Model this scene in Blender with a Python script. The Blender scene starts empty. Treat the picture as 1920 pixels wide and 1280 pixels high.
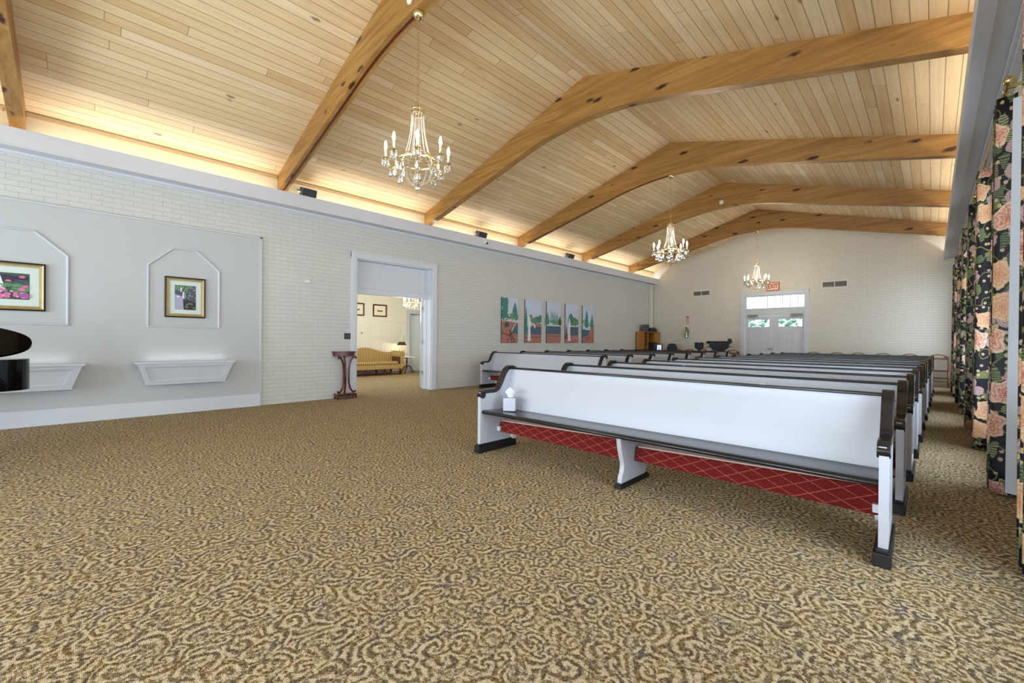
import bpy, math, random
from mathutils import Vector, Matrix
random.seed(7)
PI = math.pi
S = bpy.context.scene
COL = S.collection

# ------------------------------------------------------------------ camera
def setup_camera():
    th, pi, ro, f, H = .7785, -.0034, .0086, 799.4, 1.2
    R = Vector((math.cos(th), math.sin(th), 0)); F = Vector((-math.sin(th), math.cos(th), 0)); U = Vector((0, 0, 1))
    F2 = F*math.cos(pi)+U*math.sin(pi); U2 = U*math.cos(pi)-F*math.sin(pi)
    R3 = R*math.cos(ro)+U2*math.sin(ro); U3 = U2*math.cos(ro)-R*math.sin(ro)
    cd = bpy.data.cameras.new('camera'); co = bpy.data.objects.new('camera', cd); COL.objects.link(co)
    cd.sensor_width = 36; cd.lens = 36*f/1920; cd.clip_start = .05; cd.clip_end = 200
    m = Matrix((R3, U3, -F2)).transposed().to_4x4(); m.translation = (0, 0, H)
    co.matrix_world = m
    S.camera = co
setup_camera()

# ------------------------------------------------------------------ world, exposure, daylight
W = bpy.data.worlds.new('sky'); S.world = W; W.use_nodes = True
wn = W.node_tree; bg = wn.nodes['Background']
bg.inputs[0].default_value = (.80, .90, 1.0, 1); bg.inputs[1].default_value = 2.2
S.view_settings.view_transform = 'Standard'; S.view_settings.look = 'None'
S.view_settings.exposure = 0.40; S.view_settings.gamma = 1; S.view_settings.use_curve_mapping = False
try:
    S.cycles.max_bounces = 7; S.cycles.diffuse_bounces = 4; S.cycles.glossy_bounces = 3
    S.cycles.transparent_max_bounces = 12; S.cycles.transmission_bounces = 4
    S.cycles.sample_clamp_indirect = 6; S.cycles.caustics_reflective = False; S.cycles.caustics_refractive = False
except Exception: pass

def area(name, loc, direc, sx, sy, power, col):
    l = bpy.data.lights.new(name, 'AREA'); l.shape = 'RECTANGLE'; l.size = sx; l.size_y = sy; l.energy = power; l.color = col
    o = bpy.data.objects.new(name, l); COL.objects.link(o); o.location = loc
    d = Vector(direc).normalized(); up = Vector((0, 0, 1)) if abs(d.z) < .9 else Vector((0, 1, 0))
    x = up.cross(-d).normalized(); y = (-d).cross(x)
    o.rotation_euler = Matrix((x, y, -d)).transposed().to_euler()
    return o
def point(name, loc, power, col, rad=.05):
    l = bpy.data.lights.new(name, 'POINT'); l.energy = power; l.color = col; l.shadow_soft_size = rad
    o = bpy.data.objects.new(name, l); COL.objects.link(o); o.location = loc; return o

# room constants
XW, XR = -8.51, .52              # left wall face, right wall face
YF, YB = 17.17, -5.0             # far wall, wall behind the camera
XA, ZA = -4.03, 5.444            # ridge of the ceiling
SL = .2895                       # slope of the ceiling
def zc(x): return ZA-SL*abs(x-XA)
WINS = [(-3.6, -2.1), (-1.4, .4), (1.75, 3.4), (5.42, 7.05), (9.1, 10.5), (12.65, 13.8), (15.5, 16.7)]   # windows of the right wall
BWIN = [(-7.6, -6.0), (-5.0, -3.4), (-2.4, -.8)]                         # windows behind the camera
DAY = (.80, .90, 1.0)
for i, (a, b) in enumerate(WINS):
    area('daylight_tone', (XR+.34, (a+b)/2, 1.6), (-1, 0, 0), b-a, 2.7, 75 if i < 4 else 50, DAY)
for a, b in BWIN:
    area('daylight_tone', ((a+b)/2, YB-.34, 1.6), (0, 1, 0), b-a, 2.7, 230, DAY)
COVE = (1.0, .985, .95)
NY = [(-4.9, -3.95), (-3.55, -.8), (-.4, 2.4), (2.76, 5.57), (5.91, 8.72), (9.07, 11.88), (12.23, 15.04), (15.39, 17.1)]
for a, b in NY:
    L = b-a
    area('cove_light', (XW+.10, (a+b)/2, 3.66), (.25, 0, 1), .05, L, 3.4*L, COVE).data.spread = 2.9
    area('cove_light', (XR-.12, (a+b)/2, 3.66), (-.25, 0, 1), .05, L, 3.4*L, COVE).data.spread = 2.9

# ------------------------------------------------------------------ colour and materials
def lin(c):
    c /= 255.0
    return c/12.92 if c <= .04045 else ((c+.055)/1.055)**2.4
def C(r, g, b): return (lin(r), lin(g), lin(b), 1)
class NT:
    def __init__(s, name):
        s.m = bpy.data.materials.new(name); s.m.use_nodes = True; s.t = s.m.node_tree
        s.b = s.t.nodes['Principled BSDF']; s.out = s.t.nodes['Material Output']
    def n(s, typ, **kw):
        nd = s.t.nodes.new('ShaderNode'+typ)
        ins = kw.pop('i', {})
        for k, v in kw.items(): setattr(nd, k, v)
        for k, v in ins.items(): s.put(nd.inputs[k], v)
        return nd
    def put(s, sock, v):
        if isinstance(v, bpy.types.NodeSocket): s.t.links.new(v, sock)
        elif isinstance(v, bpy.types.Node): s.t.links.new(v.outputs[0], sock)
        else: sock.default_value = v
    def math(s, op, a, b=0.0, c=None):
        i = {0: a, 1: b}
        if c is not None: i[2] = c
        return s.n('Math', operation=op, i=i).outputs[0]
    def mix(s, fac, a, b, mode='MIX'):
        nd = s.n('Mix', data_type='RGBA', blend_type=mode)
        s.put(nd.inputs[0], fac); s.put(nd.inputs[6], a); s.put(nd.inputs[7], b)
        return nd.outputs[2]
    def noise(s, vec, scale, detail=2, rough=.5, dist=0):
        nd = s.n('TexNoise', i={'Scale': scale, 'Detail': detail, 'Roughness': rough, 'Distortion': dist})
        if vec is not None: s.put(nd.inputs['Vector'], vec)
        return nd
    def vor(s, vec, scale, rnd=1, feature='F1', dims='3D'):
        nd = s.n('TexVoronoi', feature=feature, voronoi_dimensions=dims, i={'Scale': scale, 'Randomness': rnd})
        if vec is not None: s.put(nd.inputs['Vector'], vec)
        return nd
    def ramp(s, fac, stops, interp='LINEAR'):
        nd = s.n('ValToRGB'); cr = nd.color_ramp; cr.interpolation = interp
        while len(cr.elements) < len(stops): cr.elements.new(.5)
        for e, (p, c) in zip(cr.elements, stops):
            e.position = p; e.color = c if len(c) == 4 else (*c, 1)
        s.put(nd.inputs[0], fac); return nd.outputs[0]
    def obj(s): return s.n('TexCoord').outputs['Object']
    def map(s, vec, scale=(1, 1, 1), loc=(0, 0, 0), rot=(0, 0, 0)):
        return s.n('Mapping', i={'Vector': vec, 'Scale': scale, 'Location': loc, 'Rotation': rot}).outputs[0]
    def xyz(s, v): return s.n('SeparateXYZ', i={0: v})
    def comb(s, x=0.0, y=0.0, z=0.0): return s.n('CombineXYZ', i={0: x, 1: y, 2: z}).outputs[0]
    def set(s, **k):
        for a, v in k.items():
            s.put(s.b.inputs[{'col': 'Base Color', 'rough': 'Roughness', 'metal': 'Metallic', 'normal': 'Normal', 'spec': 'Specular IOR Level',
                              'coat': 'Coat Weight', 'emis': 'Emission Color', 'estr': 'Emission Strength'}[a]], v)
    def bump(s, h, strength=.3, dist=.01):
        s.set(normal=s.n('Bump', i={'Strength': strength, 'Distance': dist, 'Height': h}).outputs[0])

def plain(name, col, rough=.5, metal=0, var=.05, scale=6, spec=.5, coat=0):
    t = NT(name); o = t.obj()
    nz = t.noise(o, scale, 3)
    d = tuple(max(0, c*(1-var)) for c in col[:3])+(1,)
    l = tuple(min(1, c*(1+var)) for c in col[:3])+(1,)
    t.set(col=t.mix(nz.outputs[0], d, l), rough=rough, metal=metal, spec=spec, coat=coat)
    return t.m
def emis(name, col, strength):
    t = NT(name); t.set(col=(0, 0, 0, 1), emis=col, estr=strength); return t.m

def wood(name, c1, c2, knot, axis='x', grain=22, rough=.45, kn=1.6):
    t = NT(name); o = t.obj()
    sc = {'x': (.9, grain, grain), 'y': (grain, .9, grain), 'z': (grain, grain, .9)}[axis]
    k2 = {'x': (.35, 1, 1), 'y': (1, .35, 1), 'z': (1, 1, .35)}[axis]
    wv = t.noise(o, 1.3, 2)
    v = t.n('VectorMath', operation='ADD', i={0: t.map(o, sc), 1: wv.outputs[1]}).outputs[0]
    g = t.noise(v, 1, 4, .6, .6)
    big = t.noise(o, .8, 2)
    col = t.mix(t.ramp(g.outputs[0], [(.3, (0, 0, 0)), (.7, (1, 1, 1))]), c1, c2)
    col = t.mix(t.math('MULTIPLY', big.outputs[0], .35), col, c1)
    if kn:
        kv = t.n('VectorMath', operation='ADD', i={0: t.map(o, tuple(k*kn for k in k2)), 1: t.n('VectorMath', operation='SCALE', i={0: t.noise(o, 14, 2).outputs[1], 'Scale': .18}).outputs[0]}).outputs[0]
        kd = t.vor(kv, 1.0)
        rnd = t.math('GREATER_THAN', t.xyz(kd.outputs['Color']).outputs[0], .35)
        m = t.math('MULTIPLY', t.ramp(kd.outputs['Distance'], [(.11, (1, 1, 1)), (.19, (0, 0, 0))]), rnd)
        col = t.mix(m, col, knot)
    t.set(col=col, rough=rough)
    return t.m

def ceiling_mat():
    t = NT('pine_plank_ceiling'); o = t.obj(); p = t.xyz(o)
    s = t.math('DIVIDE', t.math('ADD', p.outputs[0], 20.02), .128)
    idx = t.math('FLOOR', s); fr = t.math('FRACT', s)
    r1 = t.n('TexWhiteNoise', noise_dimensions='1D', i={'W': idx}).outputs[0]
    yy = t.math('DIVIDE', t.math('ADD', p.outputs[1], t.math('MULTIPLY', r1, 9.7)), 3.9)
    yi = t.math('FLOOR', yy); yf = t.math('FRACT', yy)
    r2 = t.n('TexWhiteNoise', noise_dimensions='2D', i={'Vector': t.comb(idx, yi, 0.0)})
    off = t.n('VectorMath', operation='SCALE', i={0: r2.outputs['Color'], 'Scale': 30.0}).outputs[0]
    v = t.n('VectorMath', operation='ADD', i={0: t.map(o, (26, 1.1, 0)), 1: off}).outputs[0]
    g = t.noise(v, 1, 4, .6, .8)
    c = t.mix(t.ramp(g.outputs[0], [(.32, (0, 0, 0)), (.68, (1, 1, 1))]), C(208, 172, 122), C(232, 202, 154))
    tint = t.ramp(r2.outputs[0], [(0, C(204, 164, 114)), (.35, C(226, 200, 164)), (.7, C(236, 210, 170)), (1, C(250, 232, 204))])
    c = t.mix(.38, c, tint)
    kv = t.n('VectorMath', operation='ADD', i={0: t.map(o, (3.6, 1.5, 0)), 1: t.n('VectorMath', operation='SCALE', i={0: t.noise(o, 20, 1).outputs[1], 'Scale': .10}).outputs[0]}).outputs[0]
    kd = t.vor(kv, 1.0)
    km = t.math('MULTIPLY', t.ramp(kd.outputs['Distance'], [(.05, (1, 1, 1)), (.10, (0, 0, 0))]), t.math('GREATER_THAN', t.xyz(kd.outputs['Color']).outputs[0], .3))
    c = t.mix(t.math('MULTIPLY', km, .75), c, C(120, 80, 40))
    e = t.math('MINIMUM', fr, t.math('SUBTRACT', 1.0, fr))
    gap = t.ramp(e, [(.018, (1, 1, 1)), (.034, (0, 0, 0))])
    e2 = t.math('MULTIPLY', t.math('MINIMUM', yf, t.math('SUBTRACT', 1.0, yf)), 30.0)
    gap2 = t.ramp(e2, [(.018, (1, 1, 1)), (.04, (0, 0, 0))])
    gm = t.math('MAXIMUM', gap, t.math('MULTIPLY', gap2, .7))
    c = t.mix(t.math('MULTIPLY', gm, .7), c, C(104, 78, 46))
    t.set(col=c, rough=.5, spec=.3)
    t.bump(t.math('SUBTRACT', 1.0, gm), .6, .006)
    return t.m

def brick_mat(name, ax, base, mort):
    t = NT(name); p = t.xyz(t.obj())
    u = p.outputs[{'x': 0, 'y': 1}[ax]]
    v = t.comb(u, p.outputs[2], 0.0)
    nz = t.noise(t.obj(), 9, 3)
    v = t.n('VectorMath', operation='ADD', i={0: v, 1: t.n('VectorMath', operation='SCALE', i={0: nz.outputs[1], 'Scale': .006}).outputs[0]}).outputs[0]
    b = t.n('TexBrick', offset=.5, i={'Vector': v, 'Scale': 1.0, 'Mortar Size': .0055, 'Mortar Smooth': .35, 'Brick Width': .225, 'Row Height': .075,
                                      'Color1': base, 'Color2': tuple(c*.965 for c in base[:3])+(1,), 'Mortar': mort})
    fine = t.noise(t.obj(), 55, 3)
    col = t.mix(t.math('MULTIPLY', fine.outputs[0], .10), b.outputs[0], tuple(c*.8 for c in base[:3])+(1,))
    t.set(col=col, rough=.55, spec=.3)
    t.bump(t.math('ADD', t.math('MULTIPLY', b.outputs['Fac'], -1.0), t.math('MULTIPLY', fine.outputs[0], .5)), .55, .006)
    return t.m

def carpet_mat():
    t = NT('scroll_carpet'); o = t.obj()
    w = t.noise(o, 5.5, 2)
    wv = t.n('VectorMath', operation='SCALE', i={0: t.n('VectorMath', operation='SUBTRACT', i={0: w.outputs[1], 1: (.5, .5, .5)}).outputs[0], 'Scale': .09}).outputs[0]
    v = t.n('VectorMath', operation='ADD', i={0: o, 1: wv}).outputs[0]
    v2 = t.map(v, (1, 1, 0))
    def spiral(vec, sc, fr, turns):
        c = t.vor(vec, sc, 1, dims='2D')
        pos = t.n('VectorMath', operation='SCALE', i={0: c.outputs['Position'], 'Scale': 1.0}).outputs[0]
        d = t.xyz(t.n('VectorMath', operation='SUBTRACT', i={0: vec, 1: pos}).outputs[0])
        rnd = t.xyz(c.outputs['Color'])
        sg = t.math('SUBTRACT', t.math('MULTIPLY', t.math('GREATER_THAN', rnd.outputs[2], .5), 2.0), 1.0)
        ang = t.math('MULTIPLY', t.math('MULTIPLY', t.math('ARCTAN2', d.outputs[1], d.outputs[0]), sg), turns)
        return t.math('SINE', t.math('ADD', t.math('ADD', t.math('MULTIPLY', c.outputs['Distance'], fr), ang), t.math('MULTIPLY', rnd.outputs[0], 6.28)))
    ra = spiral(v2, 6.9, 22.0, 1.0)
    rb = spiral(t.map(v, (1, 1, 0), (3.1, 7.7, 0)), 10.5, 19.0, 2.0)
    sel = t.ramp(t.noise(o, 6.0, 1).outputs[0], [(.44, (0, 0, 0)), (.56, (1, 1, 1))])
    ring = t.mix(sel, t.comb(ra, ra, ra), t.comb(rb, rb, rb))
    tuft = t.vor(t.map(o, (1, 1, 0)), 190, .7, dims='2D')
    brk = t.noise(o, 46, 4, .75)
    msk = t.ramp(t.noise(o, 8.5, 1).outputs[0], [(.34, (.25, .25, .25)), (.52, (1, 1, 1))])
    m = t.math('ADD', t.math('MULTIPLY', t.xyz(ring).outputs[0], msk), t.math('MULTIPLY', t.math('SUBTRACT', brk.outputs[0], .5), 7.5))
    m = t.math('ADD', m, t.math('MULTIPLY', t.math('SUBTRACT', t.xyz(tuft.outputs['Color']).outputs[0], .5), .9))
    cm = t.ramp(t.math('ADD', t.math('MULTIPLY', m, .3), .5), [(.38, (0, 0, 0)), (.72, (1, 1, 1))])
    pn = t.noise(o, 7.5, 2, .5)
    dark = t.ramp(pn.outputs[0], [(.30, C(112, 102, 104)), (.42, C(130, 114, 88)), (.52, C(138, 119, 86)), (.60, C(164, 138, 84)), (.70, C(146, 104, 74))])
    speck = t.noise(o, 70, 4, .7)
    dark = t.mix(t.ramp(speck.outputs[0], [(.44, (1, 1, 1)), (.56, (0, 0, 0))]), dark, C(84, 70, 52))
    light = t.mix(t.noise(o, 13, 2).outputs[0], C(196, 174, 136), C(228, 208, 172))
    col = t.mix(cm, dark, light)
    col = t.mix(t.ramp(tuft.outputs['Distance'], [(.25, (0, 0, 0)), (.65, (.38, .38, .38))]), col, C(60, 46, 30))
    t.set(col=col, rough=.95, spec=.05)
    t.bump(t.math('ADD', t.math('MULTIPLY', tuft.outputs['Distance'], -1.0), t.math('MULTIPLY', cm, .4)), .5, .006)
    return t.m

def floral_mat(name, off):
    t = NT(name); uv = t.n('TexCoord').outputs['UV']
    uv = t.map(uv, (1, 1, 1), off)
    def warp(v, sc, am):
        nz = t.noise(v, sc, 2)
        return t.n('VectorMath', operation='ADD', i={0: v, 1: t.n('VectorMath', operation='SCALE', i={0: t.n('VectorMath', operation='SUBTRACT', i={0: nz.outputs[1], 1: (.5, .5, .5)}).outputs[0], 'Scale': am}).outputs[0]}).outputs[0]
    base = t.mix(t.noise(uv, 3, 1).outputs[0], C(14, 12, 16), C(24, 22, 34))
    # stems
    sn = t.noise(warp(uv, 3, .1), 5.2, 1)
    st = t.ramp(t.math('ABSOLUTE', t.math('SUBTRACT', sn.outputs[0], .5)), [(.010, (1, 1, 1)), (.02, (0, 0, 0))])
    col = t.mix(st, base, C(118, 122, 74))
    # small buds
    bd = t.vor(warp(uv, 12, .02), 17, .9, dims='2D')
    bm = t.math('MULTIPLY', t.math('LESS_THAN', bd.outputs['Distance'], .27), t.math('GREATER_THAN', t.xyz(bd.outputs['Color']).outputs[1], .62))
    col = t.mix(bm, col, t.mix(t.xyz(bd.outputs['Color']).outputs[0], C(186, 176, 112), C(196, 160, 150)))
    # leaves
    lv = t.vor(t.map(warp(uv, 7, .13), (1.45, .8, 1), (0, 0, 0), (0, 0, .6)), 7.2, .95, dims='2D')
    lm = t.math('MULTIPLY', t.math('LESS_THAN', lv.outputs['Distance'], .36), t.math('GREATER_THAN', t.xyz(lv.outputs['Color']).outputs[0], .42))
    vein = t.n('TexWave', wave_type='RINGS', i={'Vector': warp(uv, 6, .1), 'Scale': 16.0, 'Distortion': 3.0, 'Detail': 2.0}).outputs[1]
    lc = t.mix(t.xyz(lv.outputs['Color']).outputs[1], C(78, 100, 70), C(158, 160, 112))
    lc = t.mix(t.ramp(vein, [(.2, (1, 1, 1)), (.4, (0, 0, 0))]), lc, C(44, 56, 34))
    col = t.mix(lm, col, lc)
    # medium mauve flowers
    mv = t.vor(t.map(warp(uv, 16, .05), (1, 1, 1), (5.3, 2.1, 0)), 4.9, .9, dims='2D')
    mm = t.math('MULTIPLY', t.math('LESS_THAN', mv.outputs['Distance'], .27), t.math('GREATER_THAN', t.xyz(mv.outputs['Color']).outputs[0], .38))
    mc = t.ramp(t.math('FRACT', t.math('MULTIPLY', mv.outputs['Distance'], 13.0)), [(0, C(116, 78, 84)), (.3, C(176, 142, 146)), (1, C(210, 184, 176))])
    col = t.mix(mm, col, mc)
    # large peonies
    wl = warp(warp(uv, 5.5, .09), 17, .035)
    fv = t.vor(wl, 3.0, .8, dims='2D')
    fm = t.math('MULTIPLY', t.math('LESS_THAN', fv.outputs['Distance'], .36), t.math('GREATER_THAN', t.xyz(fv.outputs['Color']).outputs[0], .25))
    dv = t.xyz(t.n('VectorMath', operation='SUBTRACT', i={0: wl, 1: fv.outputs['Position']}).outputs[0])
    ang = t.math('ARCTAN2', dv.outputs[1], dv.outputs[0])
    lobes = t.math('SINE', t.math('ADD', t.math('MULTIPLY', ang, 5.0), t.math('MULTIPLY', t.xyz(fv.outputs['Color']).outputs[1], 6.0)))
    pr = t.math('ADD', fv.outputs['Distance'], t.math('MULTIPLY', lobes, .035))
    fm = t.math('MULTIPLY', t.math('LESS_THAN', pr, .32), t.math('GREATER_THAN', t.xyz(fv.outputs['Color']).outputs[0], .40))
    fr = t.math('FRACT', t.math('ADD', t.math('MULTIPLY', pr, 9.5), t.math('MULTIPLY', t.math('SUBTRACT', t.noise(wl, 9, 2).outputs[0], .5), 1.2)))
    fc = t.ramp(t.math('ADD', t.math('MULTIPLY', fr, .55), t.math('MULTIPLY', pr, 1.6)),
                [(.05, C(136, 50, 44)), (.22, C(196, 108, 88)), (.42, C(216, 150, 126)), (.75, C(230, 196, 172))])
    spoke = t.math('ABSOLUTE', t.math('SUBTRACT', t.math('FRACT', t.math('ADD', t.math('MULTIPLY', ang, 1.75), t.math('MULTIPLY', t.noise(wl, 7, 1).outputs[0], 2.0))), .5))
    fc = t.mix(t.ramp(spoke, [(.02, (.7, .7, .7)), (.08, (0, 0, 0))]), fc, C(152, 76, 64))
    fc = t.mix(t.ramp(fr, [(.02, (.7, .7, .7)), (.10, (0, 0, 0))]), fc, C(142, 58, 50))
    fc = t.mix(t.math('MULTIPLY', t.math('GREATER_THAN', t.xyz(fv.outputs['Color']).outputs[2], .6), .45), fc, C(222, 178, 120))
    col = t.mix(fm, col, fc)
    t.set(col=col, rough=.55, spec=.35)
    return t.m

def glassy(name, tint=(1, 1, 1, 1), fac=.25, rough=.05):
    t = NT(name); nt = t.t
    g = t.n('BsdfGlossy', i={'Color': (1, 1, 1, 1), 'Roughness': rough}); tr = t.n('BsdfTransparent', i={'Color': tint})
    lw = t.n('LayerWeight', i={'Blend': .35})
    mx = t.n('MixShader'); t.put(mx.inputs[0], t.math('ADD', t.math('MULTIPLY', lw.outputs[1], .6), fac)); t.put(mx.inputs[1], tr); t.put(mx.inputs[2], g)
    nt.links.new(mx.outputs[0], t.out.inputs[0]); return t.m

M = {}
M['ceiling'] = ceiling_mat()
M['beam'] = wood('glulam_beam_wood', C(138, 94, 42), C(186, 140, 76), C(62, 32, 14), 'x', 16, .42, 5.0)
M['frieze'] = wood('frieze_plywood', C(214, 196, 158), C(232, 216, 182), C(160, 120, 80), 'y', 12, .6, 0)
M['brick_y'] = brick_mat('painted_brick_left', 'y', C(203, 202, 197), C(188, 187, 181))
M['brick_x'] = brick_mat('painted_brick_far', 'x', C(220, 215, 203), C(209, 204, 192))  # same paint as the left wall; lighter, warmer tone carries the light difference
M['carpet'] = carpet_mat()
M['drywall'] = plain('grey_white_drywall', C(184, 186, 187), .7, 0, .02, 2)
M['trim'] = plain('white_trim_paint', C(204, 207, 214), .4, 0, .02, 4)
M['valance'] = plain('lavender_grey_valance_paint', C(206, 206, 212), .5, 0, .03, 3)
M['moulding'] = plain('pale_grey_moulding_paint', C(190, 192, 196), .5, 0, .02, 4)
M['cream'] = plain('cream_wall_paint', C(228, 225, 210), .7, 0, .02, 2)
M['white'] = plain('white_pew_paint', C(186, 187, 195), .38, 0, .02, 3)
M['black'] = plain('black_pew_lacquer', C(20, 21, 26), .2, 0, .25, 5, .5, .15)
M['base'] = plain('black_pew_base', C(22, 21, 21), .45, 0, .3, 20)
M['black_metal'] = plain('black_metal', C(22, 22, 26), .4, .3, .2, 20)
M['black_plastic'] = plain('black_plastic', C(26, 26, 30), .45, 0, .2, 20)
M['piano'] = plain('black_piano_lacquer', C(5, 5, 6), .06, 0, .2, 5, .3, 0)
M['piano_lid'] = plain('black_lacquered_lid', C(4, 4, 5), .08, 0, .2, 5, .015, 0)
M['brass'] = plain('polished_brass', C(214, 192, 140), .25, 1, .1, 20)
M['nickel'] = plain('nickel', C(170, 168, 162), .3, 1, .1, 20)
M['crystal'] = glassy('cut_crystal', (.96, .96, .98, 1), .34, .04)
def bead_mat():
    t = NT('crystal_beads'); g = t.n('BsdfGlossy', i={'Color': (1, 1, 1, 1), 'Roughness': .12}); tr = t.n('BsdfTransparent', i={'Color': (1, 1, 1, 1)}); d = t.n('BsdfDiffuse', i={'Color': (.85, .84, .82, 1)})
    m1 = t.n('MixShader'); t.put(m1.inputs[0], .5); t.put(m1.inputs[1], d); t.put(m1.inputs[2], g)
    m2 = t.n('MixShader'); t.put(m2.inputs[0], t.math('ADD', .55, t.math('MULTIPLY', t.noise(t.obj(), 60, 1).outputs[0], .2))); t.put(m2.inputs[1], tr); t.put(m2.inputs[2], m1)
    t.t.links.new(m2.outputs[0], t.out.inputs[0]); return t.m
M['bead'] = bead_mat()
M['glass'] = glassy('window_glass', (.96, .99, 1, 1), .03, .0)
M['bulb'] = emis('lit_bulb', (1, .87, .68, 1), 240)
M['bulb_off'] = glassy('unlit_bulb_glass', (.98, .98, .98, 1), .25, .03)
M['sleeve'] = plain('ivory_candle_sleeve', C(240, 226, 190), .5)
M['mahogany'] = wood('mahogany', C(66, 24, 18), C(110, 44, 30), C(40, 12, 8), 'z', 20, .25, 0)
M['oak'] = wood('golden_oak', C(150, 96, 36), C(190, 132, 60), C(90, 50, 20), 'z', 18, .4, 0)
M['oak_dark'] = wood('dark_oak', C(86, 40, 20), C(116, 58, 30), C(50, 20, 10), 'z', 18, .4, 0)
M['chair_wood'] = wood('walnut_chair_wood', C(96, 60, 34), C(136, 92, 54), C(60, 30, 14), 'x', 20, .35, 0)
M['gold'] = plain('antique_gold_frame', C(156, 140, 100), .4, .6, .2, 14)
M['gold_dark'] = plain('dark_bronze_frame_edge', C(58, 42, 22), .45, .3, .5, 60)
M['mat'] = plain('pale_picture_mat', C(206, 216, 208), .8)
M['paper'] = plain('aged_paper', C(232, 226, 206), .8)
M['dark_art'] = plain('etching_ink', C(90, 84, 70), .8, 0, .5, 60)
M['grey'] = plain('grey_metal', C(140, 138, 132), .5, .2, .1, 20)
M['dkgrey'] = plain('dark_grey_plastic', C(70, 70, 72), .5, 0, .1, 20)
M['beige'] = plain('beige_plastic', C(226, 222, 208), .5)
M['switch'] = plain('dark_bronze_plate', C(48, 44, 56), .35, .4)
M['red'] = plain('sign_red', C(196, 84, 46), .5)
M['signwhite'] = plain('sign_white', C(240, 226, 204), .5)
M['fe_body'] = plain('chrome_extinguisher', C(150, 146, 140), .25, .9)
M['yellow'] = plain('yellow_tag', C(204, 196, 96), .6)
M['lining'] = plain('white_curtain_lining', C(206, 212, 224), .8, 0, .03, 10)
M['tissue'] = plain('white_tissue_paper', C(206, 207, 214), .8, 0, .02, 30)
M['tissue_box'] = plain('pale_tissue_carton', C(188, 188, 200), .6, 0, .08, 30)
M['lawn'] = plain('lawn_grass', C(120, 150, 90), .9, 0, .3, 8)
M['leaf'] = plain('hedge_leaves', C(120, 170, 150), .8, 0, .5, 14)
M['chairblue'] = plain('navy_office_fabric', C(24, 26, 44), .6, 0, .3, 60)
M['screen'] = emis('lit_screen', C(196, 206, 236), 1.0)
M['marble'] = plain('white_marble', C(232, 228, 222), .3, 0, .08, 12)
M['shade'] = plain('dark_painted_tole_shade', C(60, 58, 36), .5, 0, .3, 30)
M['door_blue'] = plain('pale_blue_door_paint', C(196, 208, 214), .5, 0, .02, 4)
M['dark'] = plain('dark_corridor_wall', C(40, 26, 22), .9)
M['board'] = plain('pinkish_bare_wood', C(196, 166, 154), .6)
M['cutout'] = plain('mount_block_white_wood', C(226, 224, 226), .5)
def kneel_mat():
    t = NT('red_lattice_upholstery'); p = t.xyz(t.obj())
    a = t.math('MULTIPLY', t.math('ADD', p.outputs[0], t.math('MULTIPLY', p.outputs[2], 2.2)), 6.0)
    b = t.math('MULTIPLY', t.math('SUBTRACT', p.outputs[0], t.math('MULTIPLY', p.outputs[2], 2.2)), 6.0)
    def ln(x): return t.ramp(t.math('ABSOLUTE', t.math('SUBTRACT', t.math('FRACT', x), .5)), [(.022, (1, 1, 1)), (.045, (0, 0, 0))])
    m = t.math('MAXIMUM', ln(a), ln(b))
    base = t.mix(t.noise(t.obj(), 60, 3).outputs[0], C(92, 20, 20), C(122, 34, 30))
    m = t.math('MULTIPLY', m, t.ramp(t.noise(t.obj(), 120, 2).outputs[0], [(.4, (.3, .3, .3)), (.55, (1, 1, 1))]))
    t.set(col=t.mix(m, base, C(176, 96, 76)), rough=.85, spec=.15); return t.m
M['kneel'] = kneel_mat()
def sofa_mat():
    t = NT('gold_striped_upholstery'); p = t.xyz(t.obj())
    f = t.math('FRACT', t.math('MULTIPLY', p.outputs[1], 14.0))
    c = t.ramp(f, [(0, C(104, 72, 48)), (.18, C(104, 72, 48)), (.22, C(190, 162, 104)), (.55, C(198, 174, 122)), (.6, C(150, 116, 74)), (.7, C(190, 162, 104))], 'CONSTANT')
    t.set(col=c, rough=.7, spec=.2); return t.m
M['sofa'] = sofa_mat()
FLOR = [floral_mat('black_floral_chintz', (0, 0, 0)), floral_mat('black_floral_chintz_b', (3.7, 1.3, 0))]

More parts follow.
